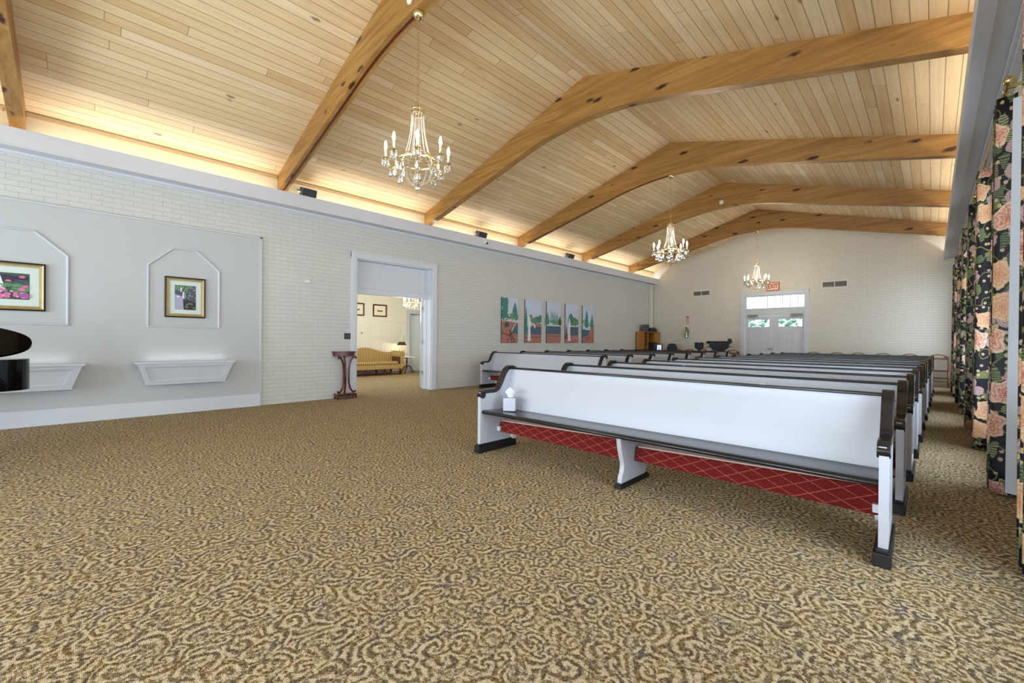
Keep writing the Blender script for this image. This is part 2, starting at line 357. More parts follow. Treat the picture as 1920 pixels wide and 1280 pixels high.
# ------------------------------------------------------------------ mesh helpers
class MB:
    def __init__(s): s.v = []; s.f = []; s.mi = []; s.uv = None
    def add(s, vs, fs, mi=0):
        o = len(s.v); s.v += [tuple(v) for v in vs]; s.f += [tuple(i+o for i in f) for f in fs]; s.mi += [mi]*len(fs); return s
    def box(s, x0, x1, y0, y1, z0, z1, mi=0, M4=None):
        vs = [Vector((x, y, z)) for z in (z0, z1) for y in (y0, y1) for x in (x0, x1)]
        if M4: vs = [M4 @ v for v in vs]
        return s.add(vs, [(0, 2, 3, 1), (4, 5, 7, 6), (0, 1, 5, 4), (1, 3, 7, 5), (3, 2, 6, 7), (2, 0, 4, 6)], mi)
    def prism(s, pts, a, b, axis='x', mi=0):
        # pts: 2D outline; extruded from a to b along axis. x:(y,z) y:(x,z) z:(x,y)
        n = len(pts)
        def P(p, t):
            return {'x': (t, p[0], p[1]), 'y': (p[0], t, p[1]), 'z': (p[0], p[1], t)}[axis]
        vs = [P(p, a) for p in pts]+[P(p, b) for p in pts]
        fs = [tuple(range(n)), tuple(range(2*n-1, n-1, -1))]
        fs += [(i, i+n, (i+1) % n+n, (i+1) % n) for i in range(n)]
        return s.add(vs, fs, mi)
    def band(s, top, bot, a, b, axis='x', mi=0):
        # strip between two polylines of equal length (avoids concave n-gons)
        n = len(top)
        def P(p, t):
            return {'x': (t, p[0], p[1]), 'y': (p[0], t, p[1]), 'z': (p[0], p[1], t)}[axis]
        vs = [P(p, a) for p in top]+[P(p, a) for p in bot]+[P(p, b) for p in top]+[P(p, b) for p in bot]
        fs = []
        for i in range(n-1):
            fs += [(i, i+1, n+i+1, n+i), (2*n+i, 3*n+i, 3*n+i+1, 2*n+i+1), (i, 2*n+i, 2*n+i+1, i+1), (n+i, n+i+1, 3*n+i+1, 3*n+i)]
        fs += [(0, n, 3*n, 2*n), (n-1, 3*n-1, 4*n-1, 2*n-1)]
        return s.add(vs, fs, mi)
    def tube(s, path, r, seg=8, mi=0, closed=False, flat=1.0):
        path = [Vector(p) for p in path]; n = len(path); vs = []; fs = []
        rr = r if isinstance(r, (list, tuple)) else [r]*n
        prev = None
        for i, p in enumerate(path):
            if closed: d = path[(i+1) % n]-path[(i-1) % n]
            else: d = path[min(i+1, n-1)]-path[max(i-1, 0)]
            d.normalize()
            if prev is None:
                ref = Vector((0, 0, 1)) if abs(d.z) < .9 else Vector((1, 0, 0))
                a = ref.cross(d).normalized()
            else:
                a = (prev-d*prev.dot(d)).normalized()
            prev = a; b = d.cross(a)
            for k in range(seg):
                t = 2*PI*k/seg; vs.append(p+a*math.cos(t)*rr[i]+b*math.sin(t)*rr[i]*flat)
        m = n if closed else n-1
        for i in range(m):
            for k in range(seg):
                j = (i+1) % n; fs.append((i*seg+k, i*seg+(k+1) % seg, j*seg+(k+1) % seg, j*seg+k))
        if not closed: fs += [tuple(range(seg-1, -1, -1)), tuple((n-1)*seg+k for k in range(seg))]
        return s.add(vs, fs, mi)
    def lathe(s, prof, seg=16, c=(0, 0, 0), mi=0, sx=1, sy=1, M4=None):
        vs = []; fs = []; n = len(prof)
        for r, z in prof:
            for k in range(seg):
                t = 2*PI*k/seg; v = Vector((r*math.cos(t)*sx, r*math.sin(t)*sy, z))
                if M4: v = M4 @ v
                vs.append(v+Vector(c))
        for i in range(n-1):
            for k in range(seg): fs.append((i*seg+k, i*seg+(k+1) % seg, (i+1)*seg+(k+1) % seg, (i+1)*seg+k))
        fs += [tuple(range(seg-1, -1, -1)), tuple((n-1)*seg+k for k in range(seg))]
        return s.add(vs, fs, mi)
    def sphere(s, c, r, seg=12, rings=8, mi=0, sc=(1, 1, 1)):
        prof = [(r*math.sin(PI*i/rings), -r*math.cos(PI*i/rings)) for i in range(rings+1)]
        prof[0] = (r*.02, -r); prof[-1] = (r*.02, r)
        m = Matrix.Diagonal((*sc, 1)); return s.lathe(prof, seg, c, mi, M4=m)
    def octa(s, c, r, h=None, mi=0):
        h = h or r; x, y, z = c
        return s.add([(x+r, y, z), (x, y+r, z), (x-r, y, z), (x, y-r, z), (x, y, z+h), (x, y, z-h)],
                     [(0, 1, 4), (1, 2, 4), (2, 3, 4), (3, 0, 4), (1, 0, 5), (2, 1, 5), (3, 2, 5), (0, 3, 5)], mi)
    def build(s, name, mat, parent=None, smooth=False, bevel=0, fix=True):
        me = bpy.data.meshes.new(name); me.from_pydata(s.v, [], s.f)
        for m in (mat if isinstance(mat, (list, tuple)) else [mat]): me.materials.append(m)
        for p, i in zip(me.polygons, s.mi): p.material_index = i
        if fix:
            import bmesh
            bm = bmesh.new(); bm.from_mesh(me); bmesh.ops.recalc_face_normals(bm, faces=bm.faces); bm.to_mesh(me); bm.free()
        if smooth:
            for p in me.polygons: p.use_smooth = True
            try: me.set_sharp_from_angle(angle=math.radians(38))
            except Exception: pass
        me.update()
        o = bpy.data.objects.new(name, me); COL.objects.link(o)
        if parent: o.parent = parent
        if bevel:
            b = o.modifiers.new('bevel', 'BEVEL'); b.width = bevel; b.segments = 2; b.limit_method = 'ANGLE'
        return o
def tag(o, label, cat, group=None):
    o['label'] = label; o['category'] = cat
    if group: o['group'] = group
    return o
def thing(name, label, cat, loc=(0, 0, 0), rz=0, group=None):
    o = bpy.data.objects.new(name, None); COL.objects.link(o); o.empty_display_size = .1
    o.location = loc; o.rotation_euler = (0, 0, rz); return tag(o, label, cat, group)
def struct(mb, name, mat, parent=None, **k):
    o = mb.build(name, mat, parent, **k)
    if parent is None: o['kind'] = 'structure'
    return o
def dup(root, loc, rz=None, label=None, group=None):
    def cp(o, par):
        c = o.copy(); COL.objects.link(c); c.parent = par
        for ch in kids.get(o, []): cp(ch, c)
        return c
    kids = {}
    for o in list(COL.objects):
        if o.parent: kids.setdefault(o.parent, []).append(o)
    r = cp(root, None); r.location = loc
    if rz is not None: r.rotation_euler = (0, 0, rz)
    if label: r['label'] = label
    if group: r['group'] = group
    return r
def rect_holes(u0, u1, v0, v1, holes):
    """grid cells of a rectangle minus rectangular holes"""
    us = sorted({u0, u1, *[h[0] for h in holes], *[h[1] for h in holes]}); vs = sorted({v0, v1, *[h[2] for h in holes], *[h[3] for h in holes]})
    out = []
    for a, b in zip(us, us[1:]):
        for c, d in zip(vs, vs[1:]):
            mu, mv = (a+b)/2, (c+d)/2
            if not any(h[0] < mu < h[1] and h[2] < mv < h[3] for h in holes): out.append((a, b, c, d))
    return out

# ------------------------------------------------------------------ setting
struct(MB().box(-14.1, 1.2, YB-.2, YF+.2, -.2, 0), 'floor', M['carpet'])
struct(MB().box(-10, 6, YF+.2, 40, -.35, -.15), 'floor_lawn', M['lawn'])
# ceiling slopes
cm = MB()
cm.prism([(XW-.3, zc(XW-.3)), (XA, ZA), (XR+.3, zc(XR+.3)), (XR+.3, zc(XR+.3)+.12), (XA, ZA+.12), (XW-.3, zc(XW-.3)+.12)], YB-.2, YF+.2, 'y')
struct(cm, 'ceiling', M['ceiling'])
# left wall (brick) with doorway
DO = (4.03, 5.88)
mb = MB()
for a, b, c, d in rect_holes(YB, YF, 0, 3.76, [(DO[0], DO[1], 0, 2.87)]): mb.box(XW-.34, XW, a, b, c, d)
struct(mb, 'wall_left', M['brick_y'])
mb = MB(); mb.box(XW-.3, XW-.002, YB, YF, 3.76, 4.20)
struct(mb, 'trim_1', M['frieze'])
mb = MB()
for a, b in NY: mb.box(XW, XW+.028, a-.1, b+.1, 4.075, 4.118)
struct(mb, 'trim_2', wood('cove_board_wood', C(196, 160, 112), C(214, 180, 132), C(140, 100, 60), 'y', 14, .5, 0))
# light trays (valances) on both sides
for side, nm in ((-1, 'trim_3'), (1, 'trim_4')):
    mb = MB()
    if side < 0:
        mb.box(XW, XW+.27, YB, YF, 3.60, 3.64); mb.box(XW+.245, XW+.272, YB, YF, 3.585, 3.82); mb.box(XW+.235, XW+.28, YB, YF, 3.58, 3.60)
        mb.box(XW, XW+.02, YB, YF, 3.56, 3.60)
    else:
        mb.box(.206, .23, YB, YF, 3.60, 3.82); mb.box(.206, .306, YB, YF, 3.585, 3.61)
        mb.box(.306, XR, YB, YF, 3.615, 3.65); mb.box(.43, XR, YB, YF, 3.575, 3.615); mb.box(.46, XR, YB, YF, 3.55, 3.575)
    struct(mb, nm, M['valance'], bevel=.004)
# far wall (gable) with door opening
DX = (-4.965, -3.06)
def gable(y0, y1, holes, name, mat):
    mb = MB()
    xs = sorted({XW-.3, XA, XR+.3, *[h[0] for h in holes], *[h[1] for h in holes]})
    for a, b in zip(xs, xs[1:]):
        mu = (a+b)/2; segs = [(0, None)]
        hs = [h for h in holes if h[0] < mu < h[1]]
        lo = 0
        for h in sorted(hs, key=lambda h: h[2]):
            if h[2] > lo: mb.prism([(a, lo), (b, lo), (b, h[2]), (a, h[2])], y0, y1, 'y')
            lo = h[3]
        mb.prism([(a, lo), (b, lo), (b, zc(b)+.05), (a, zc(a)+.05)], y0, y1, 'y')
    return struct(mb, name, mat)
gable(YF, YF+.2, [(DX[0], DX[1], 0, 2.88)], 'wall_far', M['brick_x'])
gable(YB-.2, YB, [(a, b, .25, 2.95) for a, b in BWIN], 'wall_back', M['cream'])
# right wall with windows
mb = MB()
for a, b, c, d in rect_holes(YB, YF, 0, zc(XR)+.1, [(w[0], w[1], .25, 2.95) for w in WINS]): mb.box(XR, XR+.2, a, b, c, d)
struct(mb, 'wall_right', brick_mat('painted_brick_right', 'y', C(226, 222, 208), C(206, 200, 186)))
def window(n, a, b, axis):
    """sash window filling an opening of the right or back wall"""
    fr = MB(); gl = MB()
    m = lambda u0, u1, d0, d1, z0, z1: fr.box(XR+d0, XR+d1, u0, u1, z0, z1) if axis == 'y' else fr.box(u0, u1, YB-d1, YB-d0, z0, z1)
    m(a, a+.06, .03, .12, .25, 2.95); m(b-.06, b, .03, .12, .25, 2.95); m(a, b, .03, .12, 2.89, 2.95); m(a, b, .03, .12, .25, .31)
    m(a, b, .05, .10, 1.55, 1.60); c = (a+b)/2; m(c-.015, c+.015, .05, .09, .25, 2.95)
    o = fr.build('window_%d' % n, M['trim']); o['kind'] = 'structure'
    if axis == 'y': gl.box(XR+.07, XR+.074, a+.06, b-.06, .31, 2.89)
    else: gl.box(a+.06, b-.06, YB-.074, YB-.07, .31, 2.89)
    gl.build('pane', M['glass'], o)
wi = 1
for w in WINS: window(wi, w[0], w[1], 'y'); wi += 1
for w in BWIN: window(wi, w[0], w[1], 'x'); wi += 1
# smooth white panelled section of the left wall
PE = 2.27
mb = MB(); mb.box(XW, XW+.022, YB, PE-.02, .0, 2.955); struct(mb, 'wall_panel', M['drywall'])
mb = MB(); mb.box(XW, XW+.036, PE-.035, PE, 0, 2.98); mb.box(XW, XW+.036, YB, PE, 2.95, 2.98); struct(mb, 'trim_5', M['moulding'], bevel=.004)
mb = MB(); mb.box(XW+.02, XW+.042, YB, PE-.03, 0, .20); mb.box(XW+.02, XW+.034, YB, PE-.03, .20, .212); struct(mb, 'baseboard_left', M['trim'])
mb = MB(); mb.box(XW, XW+.06, YF-.24, YF-.13, 0, 3.58); struct(mb, 'trim_6', M['cream'])
mb = MB(); mb.tube([(XW+.03, YF-.34, 1.6), (XW+.03, YF-.34, 3.58)], .012, 6); struct(mb, 'trim_7', M['cream'])

def molding(pts, x):
    """picture-rail moulding following a closed outline on the left wall"""
    mb = MB(); n = len(pts); w = .032
    cy = sum(p[0] for p in pts)/n; cz = sum(p[1] for p in pts)/n
    def inner(d):
        out = []
        for i in range(n):
            p0, p1, p2 = (Vector(pts[(i+k) % n]) for k in (-1, 0, 1))
            d1 = (p1-p0).normalized(); d2 = (p2-p1).normalized()
            n1 = Vector((-d1.y, d1.x)); n2 = Vector((-d2.y, d2.x))
            if n1.dot(Vector((cy, cz))-p1) < 0: n1 = -n1
            if n2.dot(Vector((cy, cz))-p1) < 0: n2 = -n2
            bis = (n1+n2).normalized(); out.append(p1+bis*d/bis.dot(n1))
        return out
    lay = [(0, 0), (.004, .016), (.016, .020), (w-.006, .010), (w, 0)]
    vs = []; fs = []
    for d, h in lay: vs += [(x+h, p.x, p.y) for p in inner(d)]
    for j in range(len(lay)-1):
        for i in range(n): fs.append((j*n+i, j*n+(i+1) % n, (j+1)*n+(i+1) % n, (j+1)*n+i))
    return mb.add(vs, fs)
XP = XW+.022
def niche(y0, y1, dy, i, label):
    o = molding([(y0, 1.345), (y1, 1.345), (y1, 2.305), (y1-dy, 2.605), (y0+dy, 2.605), (y0, 2.305)], XP).build('wall_molding', M['moulding'])
    tag(o, label, 'wall molding', 'clipped-corner mouldings on the panelled wall')
niche(.712, 1.646, .312, 0, 'white clipped-corner moulding around the small garden picture')
niche(-1.75, -.103, .318, 1, 'white clipped-corner moulding around the pink flower picture at the left edge')

# casing, transom and jambs of the left doorway
def doorway():
    x = XW
    mb = MB()
    for a, b in ((DO[0]-.13, DO[0]), (DO[1], DO[1]+.15)): mb.box(x, x+.03, a, b, 0, 3.0); mb.box(x+.03, x+.04, a+.02, b-.03, 0, 2.97)
    mb.box(x, x+.034, DO[0]-.13, DO[1]+.15, 2.87, 3.0); mb.box(x+.034, x+.046, DO[0]-.13, DO[1]+.15, 2.97, 3.0)
    struct(mb, 'door_1', M['trim'], bevel=.003)
    d1 = bpy.data.objects['door_1']
    jb = MB(); jb.box(x-.34, x, DO[0]-.01, DO[0]+.012, 0, 2.87); jb.box(x-.34, x, DO[1]-.012, DO[1]+.01, 0, 2.87); jb.box(x-.34, x, DO[0], DO[1], 2.85, 2.88)
    for a in (x-.20,): jb.box(a, a+.03, DO[1]-.026, DO[1]-.012, 0, 2.15)
    jb.build('jamb', M['trim'], d1)
    tb = MB(); tb.box(x-.20, x-.16, DO[0], DO[1], 2.30, 2.86)
    for k in range(5): tb.box(x-.162, x-.155, 5.15+k*.16, 5.163+k*.16, 2.32, 2.85)
    tb.build('transom_panel', M['trim'], d1)
    rb = MB(); rb.box(x-.22, x-.10, DO[0], DO[1], 2.155, 2.30); rb.box(x-.10, x-.085, DO[0], DO[1], 2.27, 2.30); rb.build('header_rail', M['trim'], d1, bevel=.003)
    # open leaf, folded into the next room
    lf = MB(); L = .75; ang = math.atan2(.53, -.85)
    R = Matrix.Translation((x-.345, DO[1]-.03, 0)) @ Matrix.Rotation(ang, 4, 'Z')
    lf.box(0, L, -.02, .02, .01, 2.14, M4=R)
    for z0, z1 in ((.2, .95), (1.1, 2.0)): lf.box(.1, L-.1, .02, .026, z0, z1, M4=R)
    lo = lf.build('door_leaf', M['trim'], d1)
    h = MB()
    for z in (.35, 1.1, 1.9): h.tube([(x-.33, DO[1]-.035, z), (x-.33, DO[1]-.035, z+.09)], .012, 8)
    h.build('hinge', M['nickel'], lo)
doorway()

# adjoining room
XB = -13.65
mb = MB(); mb.box(XB-.1, XB, 2.6, 8.47, 0, 2.9); mb.box(XB-.1, XB, 8.96, 9.3, 0, 2.9); mb.box(XB-.1, XB, 8.47, 8.96, 2.13, 2.9)
mb.box(XB-.9, XB-.88, 8.3, 9.3, 0, 2.4, 0); struct(mb, 'wall_parlor', M['cream'])
mb = MB(); mb.box(XB, XW-.34, 2.5, 2.6, 0, 2.9); mb.box(XB, XW-.34, 9.09, 9.2, 0, 2.9); struct(mb, 'wall_parlor_side', M['cream'])
struct(MB().box(XB-1, XW-.34, 2.5, 9.3, 2.86, 2.96), 'ceiling_parlor', M['cream'])
mb = MB(); mb.box(XB-.95, XB-.1, 8.25, 8.30, 0, 2.4); mb.box(XB-.95, XB-.1, 9.1, 9.15, 0, 2.4); struct(mb, 'wall_corridor', M['dark'])
# panelled wainscot
mb = MB(); mb.box(XB, XB+.03, 2.6, 8.35, 1.76, 1.81); mb.box(XB+.0, XB+.05, 2.6, 8.35, 1.81, 1.83)
mb.box(XB, XB+.015, 2.6, 8.35, 1.66, 1.76); mb.box(XB, XB+.015, 2.6, 8.35, 1.22, 1.32); mb.box(XB, XB+.02, 2.6, 8.35, 0, .2)
y = 2.75
while y < 8.3: mb.box(XB, XB+.013, y, y+.1, .2, 1.66); y += .385
struct(mb, 'trim_8', M['cream'])
# parlor door
mb = MB(); mb.box(XB, XB+.03, 8.36, 8.47, 0, 2.14); mb.box(XB, XB+.03, 8.96, 9.08, 0, 2.14); mb.box(XB, XB+.03, 8.36, 9.08, 2.13, 2.25)
mb.box(XB+.03, XB+.05, 8.34, 9.09, 2.23, 2.26)
d2 = struct(mb, 'door_2', M['trim'])
R = Matrix.Translation((XB-.03, 8.955, 0)) @ Matrix.Rotation(math.radians(180+62), 4, 'Z')
lf = MB().box(0, .47, -.02, .02, .02, 2.11, M4=R).box(.08, .39, .02, .03, 1.0, 2.0, M4=R).box(.08, .39, .02, .03, .2, .85, M4=R)
lo = lf.build('door_leaf', M['door_blue'], d2)
MB().box(.41, .45, .02, .035, .92, 1.12, M4=R).build('handle_plate', M['black_metal'], lo)

# ------------------------------------------------------------------ beams
BY = [2.516+3.158*k for k in range(-2, 5)]
BT = .135
def soffit(x):
    d = abs(x-XA)
    if d < 1.6: return 4.765-.28/3.2*d*d
    return 4.765-.28/3.2*1.6*1.6-(d-1.6)*.2395
def beam_mesh():
    xs = [XW-.002+(XR-XW+.002)*i/64 for i in range(65)]
    xs = sorted(set(xs+[XA]))
    top = [(x, zc(x)+.001) for x in xs]; bot = [(x, max(soffit(x), 3.62)) for x in xs]
    return MB().band(top, bot, 0, BT, 'y')
ord_ = ['behind the camera', 'cut off at the left edge of the picture', 'carrying the nearest chandelier', 'third from the far wall side of the nearest chandelier',
        'carrying the middle chandelier', 'with a round white detector, behind the middle chandelier', 'nearest the far wall, carrying the smallest chandelier']
labs = ['arched glulam ceiling beam behind the viewer', 'arched wooden ceiling beam cut off at the left edge of the picture', 'arched wooden ceiling beam that carries the nearest chandelier',
        'arched knotty wooden ceiling beam between the nearest and the middle chandelier', 'arched wooden ceiling beam that carries the middle chandelier',
        'arched wooden ceiling beam with a white disc on its face behind the middle chandelier', 'arched wooden ceiling beam nearest the far wall']
b0 = None
for k, yb in enumerate(BY):
    if k == 0: continue
    if b0 is None:
        b0 = beam_mesh().build('ceiling_beam', M['beam']); o = b0
    else:
        o = b0.copy(); o.data = b0.data.copy(); COL.objects.link(o)
    # per-beam wood: shift mesh so object-space texture differs
    for v in o.data.vertices: v.co.x += 3.3
    b0 = o
    o.location = (-k*3.3, yb, 0)
    tag(o, labs[k], 'ceiling beam', 'arched beams under the plank ceiling')
    if k in (2, 4, 6):   # cable channel on the underside
        xs = [XW+.1+(XA-.05-XW-.1)*i/30 for i in range(31)]
        c = MB().band([(x+k*3.3, soffit(x)) for x in xs], [(x+k*3.3, soffit(x)-.010) for x in xs], BT/2-.012, BT/2+.012, 'y').build('cable_channel', M['mahogany'])
        c.parent = o
# round detectors
def disc(loc, r, label):
    o = MB().lathe([(r*.9, 0), (r, .006), (r, .02), (r*.6, .034)], 24, M4=Matrix.Rotation(PI/2, 4, 'X')).build('smoke_detector', M['beige'], smooth=True)
    o.location = loc; tag(o, label, 'smoke detector', 'white detectors on the beams')
disc((-4.03, BY[5], 4.916), .055, 'round white detector on the face of the beam behind the middle chandelier')
disc((-4.071, BY[2], 4.885), .05, 'round white detector on the beam above the nearest chandelier')

# ------------------------------------------------------------------ pews
def pew_profile():
    """side outline of the end panel, local y from the plinth front; (y,z)"""
    up = [(.060, .655), (.10, .667), (.16, .668), (.225, .664), (.27, .672), (.300, .697), (.326, .735), (.350, .780), (.375, .826), (.405, .868), (.440, .898), (.48, .912), (.52, .913), (.56, .903), (.59, .882)]
    return up
def offset(pl, d):
    out = []
    for i, p in enumerate(pl):
        a = Vector(pl[max(i-1, 0)]); b = Vector(pl[min(i+1, len(pl)-1)]); t = (b-a).normalized(); n = Vector((t.y, -t.x))
        out.append((p[0]+n.x*d, p[1]+n.y*d))
    return out
def smoothpl(pl, n=2):
    for _ in range(n):
        q = [pl[0]]
        for a, b in zip(pl, pl[1:]):
            q += [(a[0]*.75+b[0]*.25, a[1]*.75+b[1]*.25), (a[0]*.25+b[0]*.75, a[1]*.25+b[1]*.75)]
        q.append(pl[-1]); pl = q
    return pl
def circ(cy, cz, r, n=20, a0=0, a1=2*PI): return [(cy+r*math.cos(a0+(a1-a0)*i/n), cz+r*math.sin(a0+(a1-a0)*i/n)) for i in range(n)]
HALF = 1.64
def make_pew():
    t = thing('church_pew', 'white pew', 'pew')
    up = smoothpl(pew_profile()); lo = offset(up, .041)
    for sx in (-1, 1):
        xo = sx*HALF; xi = sx*(HALF-.036)
        xo2 = sx*(HALF-.004)
        # panel: below the cap
        body_top = [(.03, .60), (.045, .63)]+[(a[0], a[1]) for a in lo if .07 < a[0] < .535]
        top = [(.035, .64)]+[p for p in lo if .09 < p[0] < .54]+[(.545, .80)]
        bot = [(.035, .09)]+[(p[0], .09) for p in lo if .09 < p[0] < .54]+[(.545, .09)]
        # rear edge tapers to the floor
        pn = MB().band(top, bot, xi, xo2, 'x')
        # raised frame on the outer face leaves a recessed field
        fo = sx*(HALF+.006)
        for y0, y1, z0, z1 in ((.035, .10, .09, .60), (.10, .48, .09, .155), (.48, .545, .09, .78), (.10, .20, .56, .62)):
            pn.box(min(xo2, fo), max(xo2, fo), y0, y1, z0, z1)
        e = pn.build('end_panel', M['white'], t)
        # black scroll cap
        cx0, cx1 = sx*(HALF-.046), sx*(HALF+.012)
        cp = MB().band(up, lo, cx0, cx1, 'x')
        cp.prism(circ(.066, .612, .038), cx0, cx1, 'x')
        cp.band([(.034, .622), (.036, .640), (.046, .652), (.062, .657)], [(.060, .612), (.062, .622), (.066, .626), (.072, .624)], cx0, cx1, 'x')
        cp.prism(circ(.572, .862, .030), cx0, cx1, 'x')
        cp.build('scroll_cap', M['black'], t, smooth=True, bevel=.004)
        pl = MB(); q0, q1 = sx*(HALF-.058), sx*(HALF+.020)
        pl.box(min(q0, q1), max(q0, q1), -.005, .575, .0, .072)
        pl.box(min(q0, q1)+.012, max(q0, q1)-.012, .008, .562, .072, .092)
        pl.build('plinth', M['base'], t, bevel=.004)
        # kneeler hinge block and disc
        h0, h1 = sx*(HALF-.036), sx*(HALF-.075)
        MB().prism(circ(.53, .115, .036, 16), min(h0, h1), max(h0, h1), 'x').build('hinge_disc', M['cutout'], t, bevel=.004)
        MB().box(min(h0, h1), max(h0, h1), .28, .33, .20, .25).build('hinge_block', M['cutout'], t, bevel=.004)
    # backrest, slightly curved and leaning
    bk = [(.405, .415), (.412, .47), (.430, .56), (.458, .66), (.486, .76), (.505, .82), (.512, .872)]
    front = smoothpl(bk, 1); rear = [(y+.026, z) for y, z in front]
    MB().band(front, rear, -HALF+.034, HALF-.034, 'x').build('backrest', M['white'], t, smooth=True)
    MB().box(-HALF+.034, HALF-.034, .500, .552, .868, .890).build('top_rail', M['black'], t, bevel=.006)
    # seat
    se = [(.052, .432), (.060, .446), (.085, .450), (.20, .444), (.34, .436), (.43, .440)]
    st = smoothpl(se, 1); sb = [(y, z-.020 if i else z-.004) for i, (y, z) in enumerate(st)]
    MB().band(st, sb, -HALF+.034, HALF-.034, 'x').build('seat', M['black'], t, smooth=True)
    MB().box(-HALF+.034, HALF-.034, .085, .10, .412, .424).build('seat_rail', M['white'], t)
    # centre support
    cs_f = smoothpl([(.085, .418), (.095, .34), (.125, .25), (.150, .19), (.145, .14), (.115, .09), (.110, .04)], 1)
    cs_r = smoothpl([(.50, .418), (.52, .34), (.545, .25), (.555, .19), (.555, .14), (.555, .09), (.52, .04)], 1)
    s = MB().band(cs_f, cs_r, -.019, .019, 'x'); s.build('centre_support', M['white'], t)
    MB().box(-.034, .034, .075, .575, 0, .03).box(-.027, .027, .085, .565, .03, .042).build('support_base', M['base'], t, bevel=.004)
    # kneelers, folded up
    for a, b in ((-HALF+.045, -.045), (.03, HALF-.045)):
        ns = 8; kb = MB(); vs = []; fs = []
        for i in range(ns+1):
            x = a+(b-a)*i/ns; zt = .300+.045*i/ns; zb = .190-.012*i/ns
            vs += [(x, .300, zb), (x, .322, zt), (x, .372, zt+.012), (x, .362, zb+.02)]
        for i in range(ns):
            for k in range(4): fs.append((4*i+k, 4*i+(k+1) % 4, 4*i+4+(k+1) % 4, 4*i+4+k))
        fs += [(0, 1, 2, 3), (4*ns+3, 4*ns+2, 4*ns+1, 4*ns)]
        k = kb.add(vs, fs).build('kneeler', M['kneel'], t, bevel=.010)
        MB().add([(a+.02, .325, .304), (b-.02, .325, .348), (a+.02, .385, .316), (b-.02, .385, .360), (a+.02, .325, .314), (b-.02, .325, .358), (a+.02, .385, .326), (b-.02, .385, .370)],
                 [(0, 1, 3, 2), (4, 6, 7, 5), (0, 4, 5, 1), (2, 3, 7, 6), (0, 2, 6, 4), (1, 5, 7, 3)]).build('kneeler_board', M['board'], k)
        for f in (.18, .5, .82):
            x = a+(b-a)*f; MB().box(x-.09, x+.09, .42, .47, .34, .42).build('kneeler_bracket', M['cutout'], k)
    return t
ordn = ['frontmost', 'second', 'third', 'fourth', 'fifth', 'sixth', 'seventh', 'eighth', 'ninth', 'tenth', 'eleventh', 'rearmost']
pew = make_pew()
pew.location = (-1.805, 2.985, 0); pew.rotation_euler = (0, 0, math.radians(1.1))
pew['label'] = 'frontmost white pew of the right block, with the tissue box on its seat'; pew['group'] = 'pews of the right block'
for k in range(1, 12):
    lb = 'white pew with black scroll ends, %s row from the front in the right block' % ordn[k]
    if k == 11: lb = 'white pew at the very back of the right block, nearest the exit door'
    dup(pew, (-1.800+.0155*1.045*k, 2.985+1.045*k, 0), math.radians(.25*(1 if k % 2 else -.4)), lb, 'pews of the right block')
for k in range(8):
    lb = 'white pew with black scroll ends, %s row from the front in the left block' % ordn[k]
    if k == 7: lb = 'white pew at the very back of the left block'
    dup(pew, (-6.385+.01*k, 7.0+1.03*k, 0), math.radians(.2*(-1)**k), lb, 'pews of the left block')
# tissue box
t = thing('tissue_box', 'pale cube tissue box with a tissue pulled up, on the front pew seat', 'tissue box', (-3.215, 3.235, .451), math.radians(38))
MB().box(-.064, .064, -.064, .064, 0, .135).build('carton', M['tissue_box'], t, bevel=.003)
ts = MB(); n = 14; vs = []; 
for j, (r, z) in enumerate([(.03, .134), (.024, .15), (.038, .175), (.040, .20), (.026, .225), (.010, .24)]):
    for i in range(n):
        a = 2*PI*i/n; rr = r*(1+.28*math.sin(3*a+j)); vs.append((rr*math.cos(a)*1.1, rr*math.sin(a)*.35, z+.008*math.sin(2*a+j)))
fs = [(j*n+i, j*n+(i+1) % n, (j+1)*n+(i+1) % n, (j+1)*n+i) for j in range(5) for i in range(n)]
ts.add(vs, fs); ts.build('tissue', M['tissue'], t, smooth=True)

